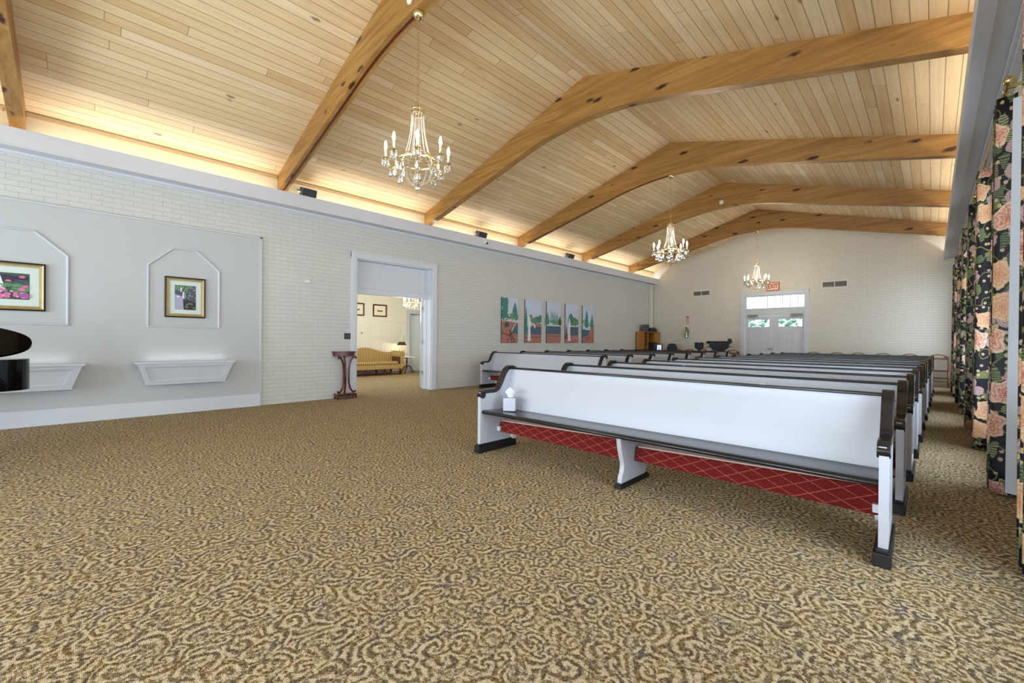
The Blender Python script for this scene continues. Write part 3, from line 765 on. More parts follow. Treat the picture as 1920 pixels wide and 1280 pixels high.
# ------------------------------------------------------------------ chandeliers
def make_chandelier(lit=8):
    """local origin at the crown ring centre line; z measured from the floor"""
    t = thing('crystal_chandelier', 'chandelier', 'chandelier')
    MB().lathe([(.006, 4.765), (.062, 4.765), (.066, 4.75), (.055, 4.72), (.03, 4.695), (.012, 4.685), (.012, 4.665), (.004, 4.66)], 20).build('canopy', M['brass'], t, smooth=True)
    ch = MB(); z = 4.665; k = 0
    while z > 3.76:
        n = 10; pts = [((.009*math.cos(2*PI*i/n) if k % 2 else 0), (0 if k % 2 else .009*math.cos(2*PI*i/n)), z-.022+.024*math.sin(2*PI*i/n)) for i in range(n)]
        ch.tube(pts, .0024, 5, closed=True); z -= .037; k += 1
    ch.build('chain', M['brass'], t)
    def ring(r, z, rr, flat=1, n=32): return MB().tube([(r*math.cos(2*PI*i/n), r*math.sin(2*PI*i/n), z) for i in range(n)], rr, 6, closed=True, flat=flat)
    c = ring(.068, 3.700, .005); c2 = ring(.066, 3.655, .004)
    c.add(c2.v, c2.f); 
    for i in range(3):
        a = 2*PI*i/3; c.tube([(.068*math.cos(a), .068*math.sin(a), 3.70), (.03*math.cos(a), .03*math.sin(a), 3.745), (0, 0, 3.76)], .003, 5)
    for i in range(12):
        a = 2*PI*i/12; c.box(.066*math.cos(a)-.003, .066*math.cos(a)+.003, .066*math.sin(a)-.003, .066*math.sin(a)+.003, 3.655, 3.715)
    c.build('crown_ring', M['brass'], t)
    b = ring(.195, 3.140, .009, 1.6); b2 = ring(.14, 3.21, .005); b.add(b2.v, b2.f)
    for i in range(8):
        a = 2*PI*i/8+.2; b.tube([(0, 0, 3.13), (.19*math.cos(a), .19*math.sin(a), 3.14)], .003, 4)
        b.tube([(.14*math.cos(a), .14*math.sin(a), 3.21), (.19*math.cos(a), .19*math.sin(a), 3.145)], .003, 4)
    b.lathe([(.004, 3.06), (.022, 3.08), (.034, 3.105), (.022, 3.13), (.010, 3.15), (.010, 3.2), (.004, 3.21)], 12)
    b.build('frame_ring', M['brass'], t, smooth=True)
    for i in range(14):
        a = 2*PI*i/14; s = MB(); N = 46
        for j in range(N):
            u = j/(N-1); r = .066+(.14-.066)*u**2.0; z = 3.655-(3.655-3.195)*u; s.octa((r*math.cos(a), r*math.sin(a), z), .0052)
        s.build('bead_strand', M['bead'], t)
    for i in range(10):
        a = 2*PI*i/10+.15; s = MB(); N = 30
        for j in range(N):
            u = j/(N-1); r = .185*math.cos(u*PI/2*.93)**.8; z = 3.13-.235*math.sin(u*PI/2)**1.2; s.octa((r*math.cos(a), r*math.sin(a), z), .0052)
        s.build('basket_strand', M['bead'], t)
    MB().lathe([(.004, 2.925), (.018, 2.91), (.026, 2.897), (.010, 2.887), (.004, 2.88)], 12).build('finial_cup', M['brass'], t, smooth=True)
    MB().sphere((0, 0, 2.852), .030, 10, 6).build('finial_ball', M['crystal'], t)
    dm = None
    def drop(p, s, par):
        nonlocal dm
        if dm is None:
            o = MB().lathe([(.001, 0), (.005, -.010), (.003, -.014), (.010, -.030), (.017, -.050), (.014, -.064), (.004, -.074)], 6).build('crystal_drop', M['crystal'], par); dm = o.data
        else:
            o = bpy.data.objects.new('crystal_drop', dm); COL.objects.link(o); o.parent = par
        o.location = p; o.scale = (s, s, s)
    for i in range(8):
        a = 2*PI*i/8+math.radians(-33); ca, sa = math.cos(a), math.sin(a); R = .335
        pts = [(.19*ca, .19*sa, 3.14), (.225*ca, .225*sa, 3.07), (.27*ca, .27*sa, 3.04), (.31*ca, .31*sa, 3.06), (R*ca, R*sa, 3.11), (R*ca, R*sa, 3.14)]
        sp = [Vector(p) for p in pts]; q = []
        for j in range(len(sp)-1):
            for u in (0, .5): q.append(sp[j].lerp(sp[j+1], u))
        q.append(sp[-1])
        m = MB().tube(q, .006, 6)
        m.lathe([(.006, 3.13), (.028, 3.14), (.034, 3.15), (.012, 3.157), (.015, 3.175)], 10, (R*ca, R*sa, 0))
        arm = m.build('arm', M['brass'], t, smooth=True)
        MB().lathe([(.011, 3.155), (.011, 3.235)], 8, (R*ca, R*sa, 0)).build('candle_sleeve', M['sleeve'], arm, smooth=True)
        MB().lathe([(.006, 3.235), (.013, 3.255), (.0155, 3.275), (.011, 3.31), (.002, 3.335)], 10, (R*ca, R*sa, 0)).build('bulb', M['bulb'] if i < lit else M['bulb_off'], arm, smooth=True)
        for j in range(5):
            b2 = a+2*PI*j/5+.3; drop((R*ca+.034*math.cos(b2), R*sa+.034*math.sin(b2), 3.14), 1.2, t)
        drop((.285*ca, .285*sa, 3.045), 1.3, t); drop((.24*ca, .24*sa, 3.055), 1.4, t); drop((.205*ca, .205*sa, 3.10), 1.3, t)
    return t
CY = [BY[2]+.072, BY[4]+.072, BY[6]+.072]
cg = 'crystal chandeliers hanging from the beams'
c1 = make_chandelier(8)
c1.location = (XA, CY[0], 0); c1['label'] = 'largest and nearest crystal chandelier with brass frame and candle bulbs'; c1['group'] = cg
dup(c1, (XA, CY[1], 0), .3, 'middle crystal chandelier hanging from a long chain in front of the far beams', cg)
dup(c1, (XA, CY[2], 0), .1, 'smallest and farthest crystal chandelier, hanging in front of the exit door', cg)
# far side candles of the nearest chandelier are out
for ch in list(COL.objects):
    if ch.parent is c1 and ch.name.startswith('arm'):
        b = [k for k in COL.objects if k.parent is ch and k.name.startswith('bulb')][0]
        w = sum((Vector(v.co) for v in b.data.vertices), Vector())/len(b.data.vertices)
        fx, fy = -math.sin(.7785), math.cos(.7785)
        if w.x*(XA)+w.y*CY[0] > .25*.335*math.hypot(XA, CY[0])*1.0 and (w.x*XA+w.y*CY[0]) > 0:
            b.data = b.data.copy(); b.data.materials[0] = M['bulb_off']


# ------------------------------------------------------------------ curtains
def curtain(y0, y1, label, fi, xf=.335, xb=.475, lin_strip=False, folds=3, taper=.25):
    t = thing('floral_curtain', label, 'curtain', (0, 0, 0), 0, 'black floral curtains along the right wall')
    N = folds*12; path = []
    for i in range(N+1):
        u = i/N; y = y0+(y1-y0)*u; ph = (u*folds) % 1.0
        c = math.cos(2*PI*u*folds)          # starts at the wall side
        s = (1 if c > 0 else -1)*abs(c)**.55
        x = (xf+xb)/2+(xb-xf)/2*s
        path.append((x, y))
    Z = [0.015+(3.155-.015)*k/16 for k in range(17)]
    vs = []; fs = []; uvs = []; L = [0]
    for a, b in zip(path, path[1:]): L.append(L[-1]+math.hypot(a[0]-b[0], a[1]-b[1]))
    for k, z in enumerate(Z):
        fl = 1-taper*(z/3.15)
        for i, (x, y) in enumerate(path):
            vs.append(((xf+xb)/2+(x-(xf+xb)/2)*fl-.006*(1-fl), y+.01*math.sin(z*2.1+i*.4), z)); uvs.append((L[i]*1.1, z))
    n = N+1
    for k in range(16):
        for i in range(N): fs.append((k*n+i, k*n+i+1, (k+1)*n+i+1, (k+1)*n+i))
    me = bpy.data.meshes.new('drape'); me.from_pydata(vs, [], fs); me.materials.append(FLOR[fi % 2])
    ul = me.uv_layers.new(name='UVMap')
    off = (fi*1.71, fi*.63)
    for p in me.polygons:
        p.use_smooth = True
        for li in p.loop_indices:
            vi = me.loops[li].vertex_index; ul.data[li].uv = (uvs[vi][0]+off[0], uvs[vi][1]+off[1])
    o = bpy.data.objects.new('drape', me); COL.objects.link(o); o.parent = t
    sm = o.modifiers.new('thickness', 'SOLIDIFY'); sm.thickness = .004
    rg = MB()
    for i in range(folds+1):
        y = y0+(y1-y0)*i/folds; rg.tube([(.40+.022*math.cos(a), y, 3.185+.022*math.sin(a)) for a in [2*PI*k/10 for k in range(10)]], .004, 5, closed=True)
    rg.build('curtain_ring', M['brass'], t)
    if lin_strip:
        l = MB()
        top = [(.425, y0-.035), (.478, y0-.030)]
        l.add([(.410, y0-.045, .05), (.488, y0-.085, .05), (.428, y0-.03, 3.10), (.480, y0-.045, 3.10), (.410, y0-.040, .05), (.488, y0-.080, .05), (.428, y0-.025, 3.10), (.480, y0-.040, 3.10)],
              [(0, 1, 3, 2), (4, 6, 7, 5), (0, 2, 6, 4), (1, 5, 7, 3), (2, 3, 7, 6), (0, 4, 5, 1)])
        l.build('lining', M['lining'], t)
    return t
CU = [(3.36, 3.69, 'black floral curtain at the right edge of the picture, nearest the camera'), (5.09, 5.42, 'black floral curtain with a strip of white lining turned out'),
      (7.08, 7.42, 'black floral curtain next beyond the one with the white lining'), (8.72, 9.06, 'black floral curtain third beyond the white lining strip'),
      (10.45, 10.8, 'black floral curtain near the middle of the right wall'), (12.28, 12.62, 'black floral curtain before the second last window of the right wall'),
      (13.8, 14.15, 'black floral curtain beyond the second last window of the right wall'), (15.12, 15.46, 'farthest visible black floral curtain, in front of the wooden chair'),
      (1.3, 1.7, 'black floral curtain beside the viewer')]
for i, (a, b, l) in enumerate(CU): curtain(a, b, l, i, xf=.342 if i == 0 else .335, lin_strip=(i == 1), taper=0 if i == 0 else .25)
def rod(a, b, label):
    t = thing('curtain_rod', label, 'curtain rod', (0, 0, 0), 0, 'brass curtain rods along the right wall')
    MB().tube([(.40, a, 3.205), (.40, b, 3.205)], .012, 8).build('rod', M['brass'], t, smooth=True)
    for y in (a, b):
        s = -1 if y == a else 1
        MB().sphere((.40, y+s*.045, 3.21), .036, 12, 8).lathe([(.014, 0), (.02, .01), (.014, .02)], 10, M4=Matrix.Translation((.40, y, 3.21)) @ Matrix.Rotation(-s*PI/2, 4, 'X')).build('finial', M['brass'], t, smooth=True)
        MB().box(.40, XR, y-.01+s*-.06, y+.01+s*-.06, 3.19, 3.22).build('rod_bracket', M['brass'], t)
rod(1.2, 3.85, 'brass curtain rod at the right edge of the picture'); rod(5.02, 7.5, 'brass curtain rod above the white lining strip')
rod(8.62, 10.9, 'brass curtain rod over the middle window of the right wall'); rod(12.18, 14.25, 'brass curtain rod over the second last window of the right wall'); rod(15.04, 16.9, 'brass curtain rod over the last window of the right wall')

# ------------------------------------------------------------------ pictures
def artwork(name, mats_polys, parent, x, y0, y1, z0, z1, par_d=.0012):
    """flat print on the left wall: polygons in 0..1 coordinates, layered"""
    mb = MB(); mats = []; cnt = [0]
    for i, (mat, polys) in enumerate(mats_polys):
        if mat not in mats: mats.append(mat)
        for pl in polys:
            cnt[0] += 1
            vs = [(x+cnt[0]*.00012, y0+(y1-y0)*u, z0+(z1-z0)*v) for u, v in pl]
            mb.add(vs, [tuple(range(len(vs)))], mats.index(mat))
    return mb.build(name, mats, parent, fix=False)
def blob(u, v, r, asp=1, n=10, j=.15):
    return [(min(1, max(0, u+r*(1+random.uniform(-j, j))*math.cos(2*PI*i/n))), min(1, max(0, v+r*asp*(1+random.uniform(-j, j))*math.sin(2*PI*i/n)))) for i in range(n)]
FULL = [(0, 0), (1, 0), (1, 1), (0, 1)]
A = {k: plain('print_'+k, c, .7, 0, v, sc) for k, c, v, sc in [
    ('dkgreen', C(62, 84, 72), .5, 40), ('green', C(96, 136, 96), .5, 50), ('ltgreen', C(122, 168, 120), .4, 40), ('teal', C(66, 128, 118), .4, 30), ('sky', C(196, 204, 222), .05, 6),
    ('water', C(74, 100, 116), .2, 20), ('terra', C(168, 112, 98), .2, 14), ('brown', C(118, 70, 62), .3, 20), ('white', C(222, 222, 226), .05, 10), ('pink', C(210, 104, 158), .25, 60),
    ('ltpink', C(232, 164, 196), .2, 60), ('purple', C(166, 84, 150), .2, 60), ('slate', C(84, 82, 108), .4, 30), ('lav', C(166, 164, 186), .15, 12), ('dark', C(50, 44, 60), .4, 30), ('olive', C(116, 122, 84), .4, 30)]}
def framed(y0, y1, z0, z1, name, label, art, fw=.055, mw=.055, x=XP, mats=('gold', 'gold_dark', 'mat')):
    t = thing(name, label, 'picture', (0, 0, 0))
    def fr(y0, y1, z0, z1, w, h0, h1, mat, nm, par):
        mb = MB(); lay = [(0, 0), (0, h0), (w*.45, h1), (w, h0*.6), (w, 0)]; vs = []; fs = []
        for d, h in lay: vs += [(x+h, y0+d, z0+d), (x+h, y1-d, z0+d), (x+h, y1-d, z1-d), (x+h, y0+d, z1-d)]
        for j in range(len(lay)-1):
            for i in range(4): fs.append((j*4+i, j*4+(i+1) % 4, (j+1)*4+(i+1) % 4, (j+1)*4+i))
        return mb.add(vs, fs).build(nm, mat, par)
    f = fr(y0, y1, z0, z1, fw*.3, .03, .034, M[mats[1]], 'frame_edge', t)
    fr(y0+fw*.3, y1-fw*.3, z0+fw*.3, z1-fw*.3, fw*.7, .030, .022, M[mats[0]], 'frame', t)
    MB().box(x, x+.008, y0+fw*.9, y1-fw*.9, z0+fw*.9, z1-fw*.9).build('mat_board', M[mats[2]], t)
    d = fw+mw
    artwork('print', art, t, x+.0095, y0+d, y1-d, z0+d, z1-d)
    return t
def flowers(n, u0, u1, v0, v1, r, asp=1): return [blob(random.uniform(u0, u1), random.uniform(v0, v1), r*random.uniform(.7, 1.2), asp, 8) for _ in range(n)]
statue1 = [(.62, .30), (.60, .55), (.635, .74), (.66, .88), (.68, .95), (.72, .93), (.735, .80), (.745, .66), (.76, .55), (.745, .42), (.74, .30)]
artP = [(A['dkgreen'], [FULL]), (A['green'], flowers(26, .0, 1, .1, .55, .06, 1.4)), (A['dark'], flowers(10, .0, 1, .6, .95, .09, 1.2)), (A['slate'], [blob(.9, .72, .05, .5), blob(.1, .75, .1, .5)]),
        (A['white'], [statue1]), (A['green'], flowers(16, .68, .98, .3, .55, .03, 1.4)),
        (A['pink'], flowers(16, .60, .98, .05, .42, .035, 1.6)+flowers(14, .05, .6, .05, .5, .035, 1.6)+[blob(.80, .70, .03, 1.2), blob(.93, .86, .035, 1.2), blob(.96, .5, .03, 1.6)]),
        (A['ltpink'], flowers(14, .60, .98, .06, .42, .018, 1.6)+flowers(8, .05, .6, .06, .5, .018, 1.6)), (A['purple'], flowers(6, .9, .99, .04, .25, .03, 1.5))]
framed(-1.52, -.322, 1.528, 2.158, 'flower_picture', 'gold framed picture of pink flowers and a white statue, at the left edge', artP, .06, .085)
artG = [(A['slate'], [FULL]), (A['lav'], [[(0, 0), (.42, 0), (.36, .55), (0, .62)]]), (A['green'], flowers(12, .05, .8, .72, .97, .09)), (A['dark'], [[(.42, 0), (1, 0), (1, .3), (.6, .42), (.4, .35)]]),
        (A['dkgreen'], flowers(14, .45, .98, .4, .7, .07)), (A['lav'], flowers(26, .45, .98, .45, .72, .022)+flowers(8, .3, 1, .8, .97, .025)), (A['olive'], flowers(7, .5, .95, .08, .3, .06, .5)),
        (A['white'], [[(.27, .72), (.25, .85), (.29, .93), (.33, .85), (.31, .72)], [(.37, .45), (.35, .62), (.38, .74), (.44, .74), (.43, .6), (.45, .45)], [(.08, .5), (.22, .5), (.2, .56), (.1, .56)]])]
framed(.92, 1.44, 1.512, 2.148, 'garden_picture', 'small gold framed picture of a garden path with statues, right of the flower picture', artG, .06, .065)
# five canvases
def bands(*b): return [(m, [[(0, v0), (1, v0), (1, v1), (0, v1)]]) for m, v0, v1 in b]
cyp = lambda u, w, v0, v1: [(u-w, v0), (u-w*.8, v0+(v1-v0)*.5), (u, v1), (u+w*.8, v0+(v1-v0)*.5), (u+w, v0)]
st2 = lambda u: [(u-.10, .05), (u-.07, .38), (u-.09, .50), (u-.03, .62), (u, .64), (u+.05, .58), (u+.09, .47), (u+.06, .35), (u+.09, .05)]
canv = [
 (8.18, 8.83, 'leftmost of five canvases, painted with tall trees and a terracotta terrace', [(A['sky'], [FULL]), (A['terra'], [[(0, 0), (1, 0), (1, .45), (0, .50)]]), (A['water'], [[(.55, .22), (1, .2), (1, .42), (.82, .42)]]),
   (A['teal'], flowers(60, .02, .34, .55, .97, .09, .6)+[cyp(.8, .17, .55, .92)]), (A['green'], flowers(16, .3, 1, .52, .64, .07, .5)), (A['dkgreen'], [blob(.3, .40, .13, .45)]), (A['white'], flowers(7, .05, 1, .47, .55, .04, .3)+[[(.56, .25), (.6, .25), (.86, .43), (.82, .43)]]),
   (A['brown'], [[(.0, .2), (.5, .16), (.52, .18), (0, .23)], [(.3, 0), (.34, 0), (.6, .28), (.55, .28)], [(.6, 0), (.66, 0), (.5, .3), (.46, .28)], [(.8, 0), (.86, 0), (.5, .3), (.46, .28)]])]),
 (9.13, 9.86, 'second canvas from the left with a white statue holding out an arm', [(A['sky'], [FULL]), (A['terra'], [[(0, 0), (1, 0), (1, .22), (0, .22)]]), (A['water'], [[(0, .2), (1, .2), (1, .38), (0, .38)]]), (A['terra'], [[(.4, .38), (1, .38), (1, .46), (.4, .46)]]),
   (A['green'], flowers(16, .2, .8, .47, .62, .1, .6)), (A['teal'], flowers(6, .75, 1, .52, .68, .12, .5)+[cyp(.06, .08, .2, .88)]), (A['brown'], [[(.0, .12), (1, .125), (1, .14), (0, .135)]]), (A['white'], [st2(.25), [(.3, .48), (.6, .44), (.62, .35), (.55, .35), (.52, .42), (.3, .45)]])]),
 (10.11, 10.81, 'middle canvas of five, painted with a row of slim cypresses over blue water', [(A['sky'], [FULL]), (A['terra'], [[(0, 0), (1, 0), (1, .22), (0, .22)]]), (A['water'], [[(0, .22), (1, .22), (1, .42), (0, .42)]]), (A['ltgreen'], flowers(22, .05, .95, .46, .56, .09, .5)),
   (A['teal'], [cyp(u, .035, .5, .84-.02*i) for i, u in enumerate((.3, .42, .53, .64, .75))]+[cyp(.05, .12, .45, .76)]), (A['dkgreen'], [cyp(.93, .12, .45, .68)]), (A['white'], [[(0, .415), (1, .415), (1, .43), (0, .43)]]), (A['brown'], [[(0, .16), (1, .16), (1, .175), (0, .175)]])]),
 (11.05, 11.76, 'fourth canvas from the left with a white statue before a round tree', [(A['sky'], [FULL]), (A['terra'], [[(0, 0), (1, 0), (1, .2), (0, .24)]]), (A['water'], [[(.3, .2), (1, .2), (1, .42), (.3, .42)]]), (A['green'], flowers(18, .2, 1, .48, .6, .1, .6)), (A['teal'], [blob(.42, .62, .2, .65, 14)]),
   (A['brown'], [cyp(.08, .07, .1, .5)]), (A['white'], [st2(.3), [(.3, .43), (1, .43), (1, .445), (.3, .445)]]), (A['ltpink'], [[(.55, .1), (.6, .1), (.66, .2)], [(.7, .1), (.75, .1), (.72, .2)], [(.85, .1), (.9, .1), (.78, .2)]])]),
 (12.0, 12.69, 'rightmost of five canvases, painted with conifers and a curved terracotta shore', [(A['sky'], [FULL]), (A['terra'], [[(0, 0), (1, 0), (1, .42), (.7, .42), (.62, .25), (0, .15)]]), (A['water'], [[(0, .15), (.55, .22), (.66, .34), (0, .37)]]), (A['ltgreen'], flowers(18, .05, .95, .44, .6, .1, .6)),
   (A['teal'], [cyp(.35, .14, .42, .92), cyp(.82, .13, .42, .8)]), (A['brown'], [[(.25, .05), (.3, .05), (.33, .11), (.7, .13), (.7, .15), (.28, .13)]])])]
for y0, y1, lb, art in canv:
    t = thing('canvas_painting', lb, 'painting', (0, 0, 0), 0, 'five garden canvases on the left wall')
    MB().box(XW+.004, XW+.032, y0, y1, 1.12, 2.39).build('stretcher', A['dkgreen'], t)
    artwork('painted_face', art, t, XW+.0335, y0, y1, 1.12, 2.39)

# ------------------------------------------------------------------ wall planter boxes
def shelf(y0, y1, label):
    t = thing('wall_console', label, 'wall shelf', (XP, 0, 0), 0, 'white trapezoid wall consoles')
    d0, d1 = .20, .11; k = .105
    a = [(0, y0, .80), (d0, y0, .80), (d0, y1, .80), (0, y1, .80)]; b = [(0, y0+k, .485), (d1, y0+k, .485), (d1, y1-k, .485), (0, y1-k, .485)]
    MB().add(a+b, [(0, 1, 2, 3), (7, 6, 5, 4), (1, 5, 6, 2), (0, 4, 5, 1), (2, 6, 7, 3), (3, 7, 4, 0)]).build('box', M['trim'], t)
    # raised frame on the sloping front
    def P(u, v, h):
        z = .80-(.315)*v; x = d0+(d1-d0)*v; yy0 = y0+k*v; yy1 = y1-k*v
        return (x+h, yy0+(yy1-yy0)*u, z)
    fr = MB(); W = (y1-y0)
    outer = [(0, 0), (1, 0), (1, 1), (0, 1)]; inn = [(.05, .16), (.95, .16), (.94, .84), (.06, .84)]
    vs = [P(u, v, .022) for u, v in outer]+[P(u, v, .022) for u, v in inn]+[P(u, v, 0) for u, v in outer]+[P(u, v, 0) for u, v in inn]; fs = []
    for i in range(4):
        j = (i+1) % 4; fs += [(i, j, 4+j, 4+i), (i, 8+i, 8+j, j), (4+i, 4+j, 12+j, 12+i)]
    fr.add(vs, fs).build('front_moulding', M['trim'], t)
    MB().box(0, d0+.035, y0-.03, y1+.03, .80, .822).box(0, d0+.02, y0-.015, y1+.015, .785, .80).build('top_ledge', M['trim'], t, bevel=.004)
    MB().box(0, d1+.022, y0+k-.01, y1-k+.01, .475, .492).build('bottom_ledge', M['trim'], t, bevel=.003)
area('console_light', (XP+.08, 1.2, .84), (-.25, 0, 1), .06, 1.0, .35, (.9, .95, 1)); area('console_light', (XP+.08, -.76, .84), (-.25, 0, 1), .06, 1.3, .4, (.9, .95, 1))
shelf(.60, 1.80, 'white trapezoid wall console below the small garden picture')
shelf(-1.55, .03, 'white trapezoid wall console partly hidden by the piano')

# ------------------------------------------------------------------ demilune stand
def stand():
    t = thing('demilune_stand', 'dark mahogany half round stand with scroll legs beside the doorway', 'side table', (XW+.02, 3.755, 0))
    half = [(.19*math.sin(PI*i/16)*1.05, -.235*math.cos(PI*i/16)) for i in range(17)]
    def slab(s, z0, z1): return MB().prism([(x*s, y*s) for x, y in half], z0, z1, 'z')
    slab(1.04, .925, .945).build('table_top', M['mahogany'], t, bevel=.003)
    slab(.95, .85, .925).build('apron', M['mahogany'], t)
    tb = MB().prism([(0, -.20), (.19, -.20), (.19, .20), (0, .20)], .045, .10, 'z'); tb.build('base', M['mahogany'], t, bevel=.006)
    ft = MB()
    for y in (-.185, .185): ft.sphere((.16, y, .022), .024, 10, 6); ft.sphere((.03, y, .022), .024, 10, 6)
    ft.build('bun_foot', M['mahogany'], t, smooth=True)
    for s in (-1, 1):
        pts = [(.165, s*.165, .80), (.165, s*.185, .825), (.15, s*.16, .845), (.14, s*.12, .815), (.13, s*.075, .74), (.125, s*.055, .62), (.125, s*.05, .45), (.125, s*.055, .30), (.13, s*.085, .19), (.14, s*.135, .125), (.15, s*.17, .13), (.15, s*.18, .155)]
        q = smoothpl3(pts)
        MB().tube(q, .020, 8).build('leg', M['mahogany'], t, smooth=True)
    MB().tube(smoothpl3([(.03, 0, .85), (.05, 0, .75), (.09, 0, .62), (.10, 0, .45), (.09, 0, .28), (.05, 0, .1)]), .020, 8).build('leg', M['mahogany'], t, smooth=True)
def smoothpl3(pl, n=2):
    pl = [Vector(p) for p in pl]
    for _ in range(n):
        q = [pl[0]]
        for a, b in zip(pl, pl[1:]): q += [a.lerp(b, .25), a.lerp(b, .75)]
        q.append(pl[-1]); pl = q
    return pl
stand()

# ------------------------------------------------------------------ small wall items
t = thing('switch_plate', 'dark bronze switch plate on the brick above the mahogany stand', 'switch', (XW, 3.835, 1.25))
MB().box(.001, .009, -.065, .065, -.062, .062).build('plate', M['switch'], t, bevel=.003)
for s in (-.024, .024): MB().box(.009, .016, s-.012, s+.012, -.026, .026).build('rocker', M['dkgrey'], t)
o = MB().box(XW, XW+.03, 3.0, 3.09, 2.26, 2.31).build('wall_sensor', M['beige'], bevel=.004); tag(o, 'small beige sensor high on the brick wall left of the doorway', 'sensor')
def cove_speaker(y, label, s=1.0):
    t = thing('cove_speaker', label, 'speaker', (XW+.15, y, 3.62), 0, 'small speakers standing in the light cove')
    R = Matrix.Translation((.02, 0, .30)) @ Matrix.Rotation(math.radians(20), 4, 'Y')
    MB().box(-.07, .08, -.13*s, .13*s, -.075, .075, M4=R).build('cabinet', M['dkgrey'], t, bevel=.01)
    MB().box(.08, .086, -.12*s, .12*s, -.065, .065, M4=R).build('grille', M['black_plastic'], t)
    MB().lathe([(.03, 0), (.03, .26)], 8).build('stem', M['grey'], t)
    MB().tube([(.02, -.13*s-.06, .30), (.02, -.13*s, .30)], .028, 10).build('pivot_knob', M['nickel'], t, smooth=True)
cove_speaker(2.99, 'dark grey speaker in the light cove beside the beam of the nearest chandelier')
cove_speaker(7.28, 'small grey speaker in the light cove, middle of three', 1.1)
cove_speaker(11.06, 'small grey speaker in the light cove nearest the far wall', 1.2)
t = thing('security_camera', 'small white dome camera with dark lens on the valance below the cove speaker', 'security camera', (XW+.272, 7.31, 3.70))
MB().box(0, .03, -.05, .05, -.02, .06).build('mount', M['beige'], t, bevel=.004)
MB().sphere((.055, 0, .0), .046, 14, 8).build('housing', M['beige'], t, smooth=True)
MB().sphere((.075, .015, -.016), .034, 14, 8).build('lens', M['black_plastic'], t, smooth=True)

# ------------------------------------------------------------------ far wall items
Y = YF
def vent(x0, x1, z0, z1, label):
    t = thing('wall_vent', label, 'air vent', (0, Y, 0), 0, 'return air vents on the far wall')
    f = MB(); 
    for a, b, c, d in rect_holes(x0, x1, z0, z1, [(x0+.03, (x0+x1)/2-.01, z0+.03, z1-.03), ((x0+x1)/2+.01, x1-.03, z0+.03, z1-.03)]): f.box(a, b, -.012, 0, c, d)
    f.build('vent_frame', M['beige'], t)
    MB().box(x0+.03, x1-.03, -.002, 0, z0+.03, z1-.03).build('backing', M['dkgrey'], t)
    g = MB(); n = 26
    for i in range(n):
        x = x0+.035+(x1-x0-.07)*(i+.5)/n; g.box(x-.004, x+.004, -.008, -.002, z0+.03, z1-.03)
    g.build('louvres', M['grey'], t)
vent(-6.82, -6.16, 2.99, 3.21, 'grey louvred air vent high on the far wall left of the exit door')
vent(-2.62, -1.93, 2.985, 3.215, 'grey louvred air vent high on the far wall right of the exit door')
def text(s, size, loc, rot, mat, parent, name='lettering', depth=.004):
    cu = bpy.data.curves.new(name, 'FONT'); cu.body = s; cu.size = size; cu.extrude = depth; cu.align_x = 'CENTER'; cu.align_y = 'CENTER'; cu.offset = .007 if s == 'EXIT' else 0
    tmp = bpy.data.objects.new('tmp', cu); COL.objects.link(tmp)
    dg = bpy.context.evaluated_depsgraph_get(); me = bpy.data.meshes.new_from_object(tmp.evaluated_get(dg))
    bpy.data.objects.remove(tmp); me.materials.clear(); me.materials.append(mat)
    o = bpy.data.objects.new(name, me); COL.objects.link(o); o.parent = parent; o.location = loc; o.rotation_euler = rot; return o
t = thing('exit_sign', 'orange and white EXIT sign above the far double door', 'sign', (-4.02, Y-.05, 3.165))
MB().box(-.19, .19, 0, .045, -.145, .145).build('sign_box', M['signwhite'], t)
f = MB()
for a, b, c, d in rect_holes(-.195, .195, -.15, .15, [(-.168, .168, -.12, .12)]): f.box(a, b, -.006, .046, c, d)
f.build('sign_border', M['red'], t)
te = text('EXIT', .21, (0, -.004, 0), (PI/2, 0, 0), M['red'], t); te.scale = (.72, 1.05, 1)
for v in te.data.vertices: pass
o = thing('fire_extinguisher_sign', 'small red and white fire extinguisher sign above the extinguisher', 'sign', (-7.015, Y-.012, 2.06))
MB().box(-.05, .05, 0, .01, -.155, .155).build('plate', M['signwhite'], o)
f = MB()
for a, b, c, d in rect_holes(-.05, .05, -.155, .155, [(-.036, .036, -.14, .09)]): f.box(a, b, -.003, 0, c, d)
f.box(-.012, .012, -.003, 0, -.11, .05); f.box(-.006, .02, -.003, 0, .05, .07)
f.build('sign_print', M['red'], o)
t = thing('fire_extinguisher', 'chrome fire extinguisher with yellow tag hung on the far wall', 'fire extinguisher', (-7.04, Y-.075, 1.36))
MB().lathe([(.05, 0), (.062, .015), (.062, .26), (.05, .30), (.02, .33), (.02, .36)], 16).build('cylinder', M['fe_body'], t, smooth=True)
MB().box(-.012, .012, -.07, .03, .37, .385).box(-.012, .012, -.07, .03, .40, .41).box(-.02, .02, -.02, .02, .35, .40).build('handle', M['black_metal'], t)
MB().tube(smoothpl3([(.02, 0, .36), (.07, -.01, .33), (.075, -.01, .2), (.072, -.01, .1)]), .009, 8).build('hose', M['black_plastic'], t, smooth=True)
MB().box(-.075, -.02, -.068, -.064, .16, .33).build('tag', M['yellow'], t)
MB().box(-.02, .02, .05, .074, .15, .2).build('bracket', M['black_metal'], t)
o = MB().box(-5.49, -5.36, Y-.03, Y, 1.215, 1.32).build('control_box', M['black_plastic'], bevel=.004); tag(o, 'small black box on the far wall beside the door casing', 'control box')
o = MB().box(-2.95, -2.35, Y-.012, Y, 3.03, 3.037).build('wall_cable', M['beige']); tag(o, 'thin cable running right from the top of the exit door casing', 'cable')

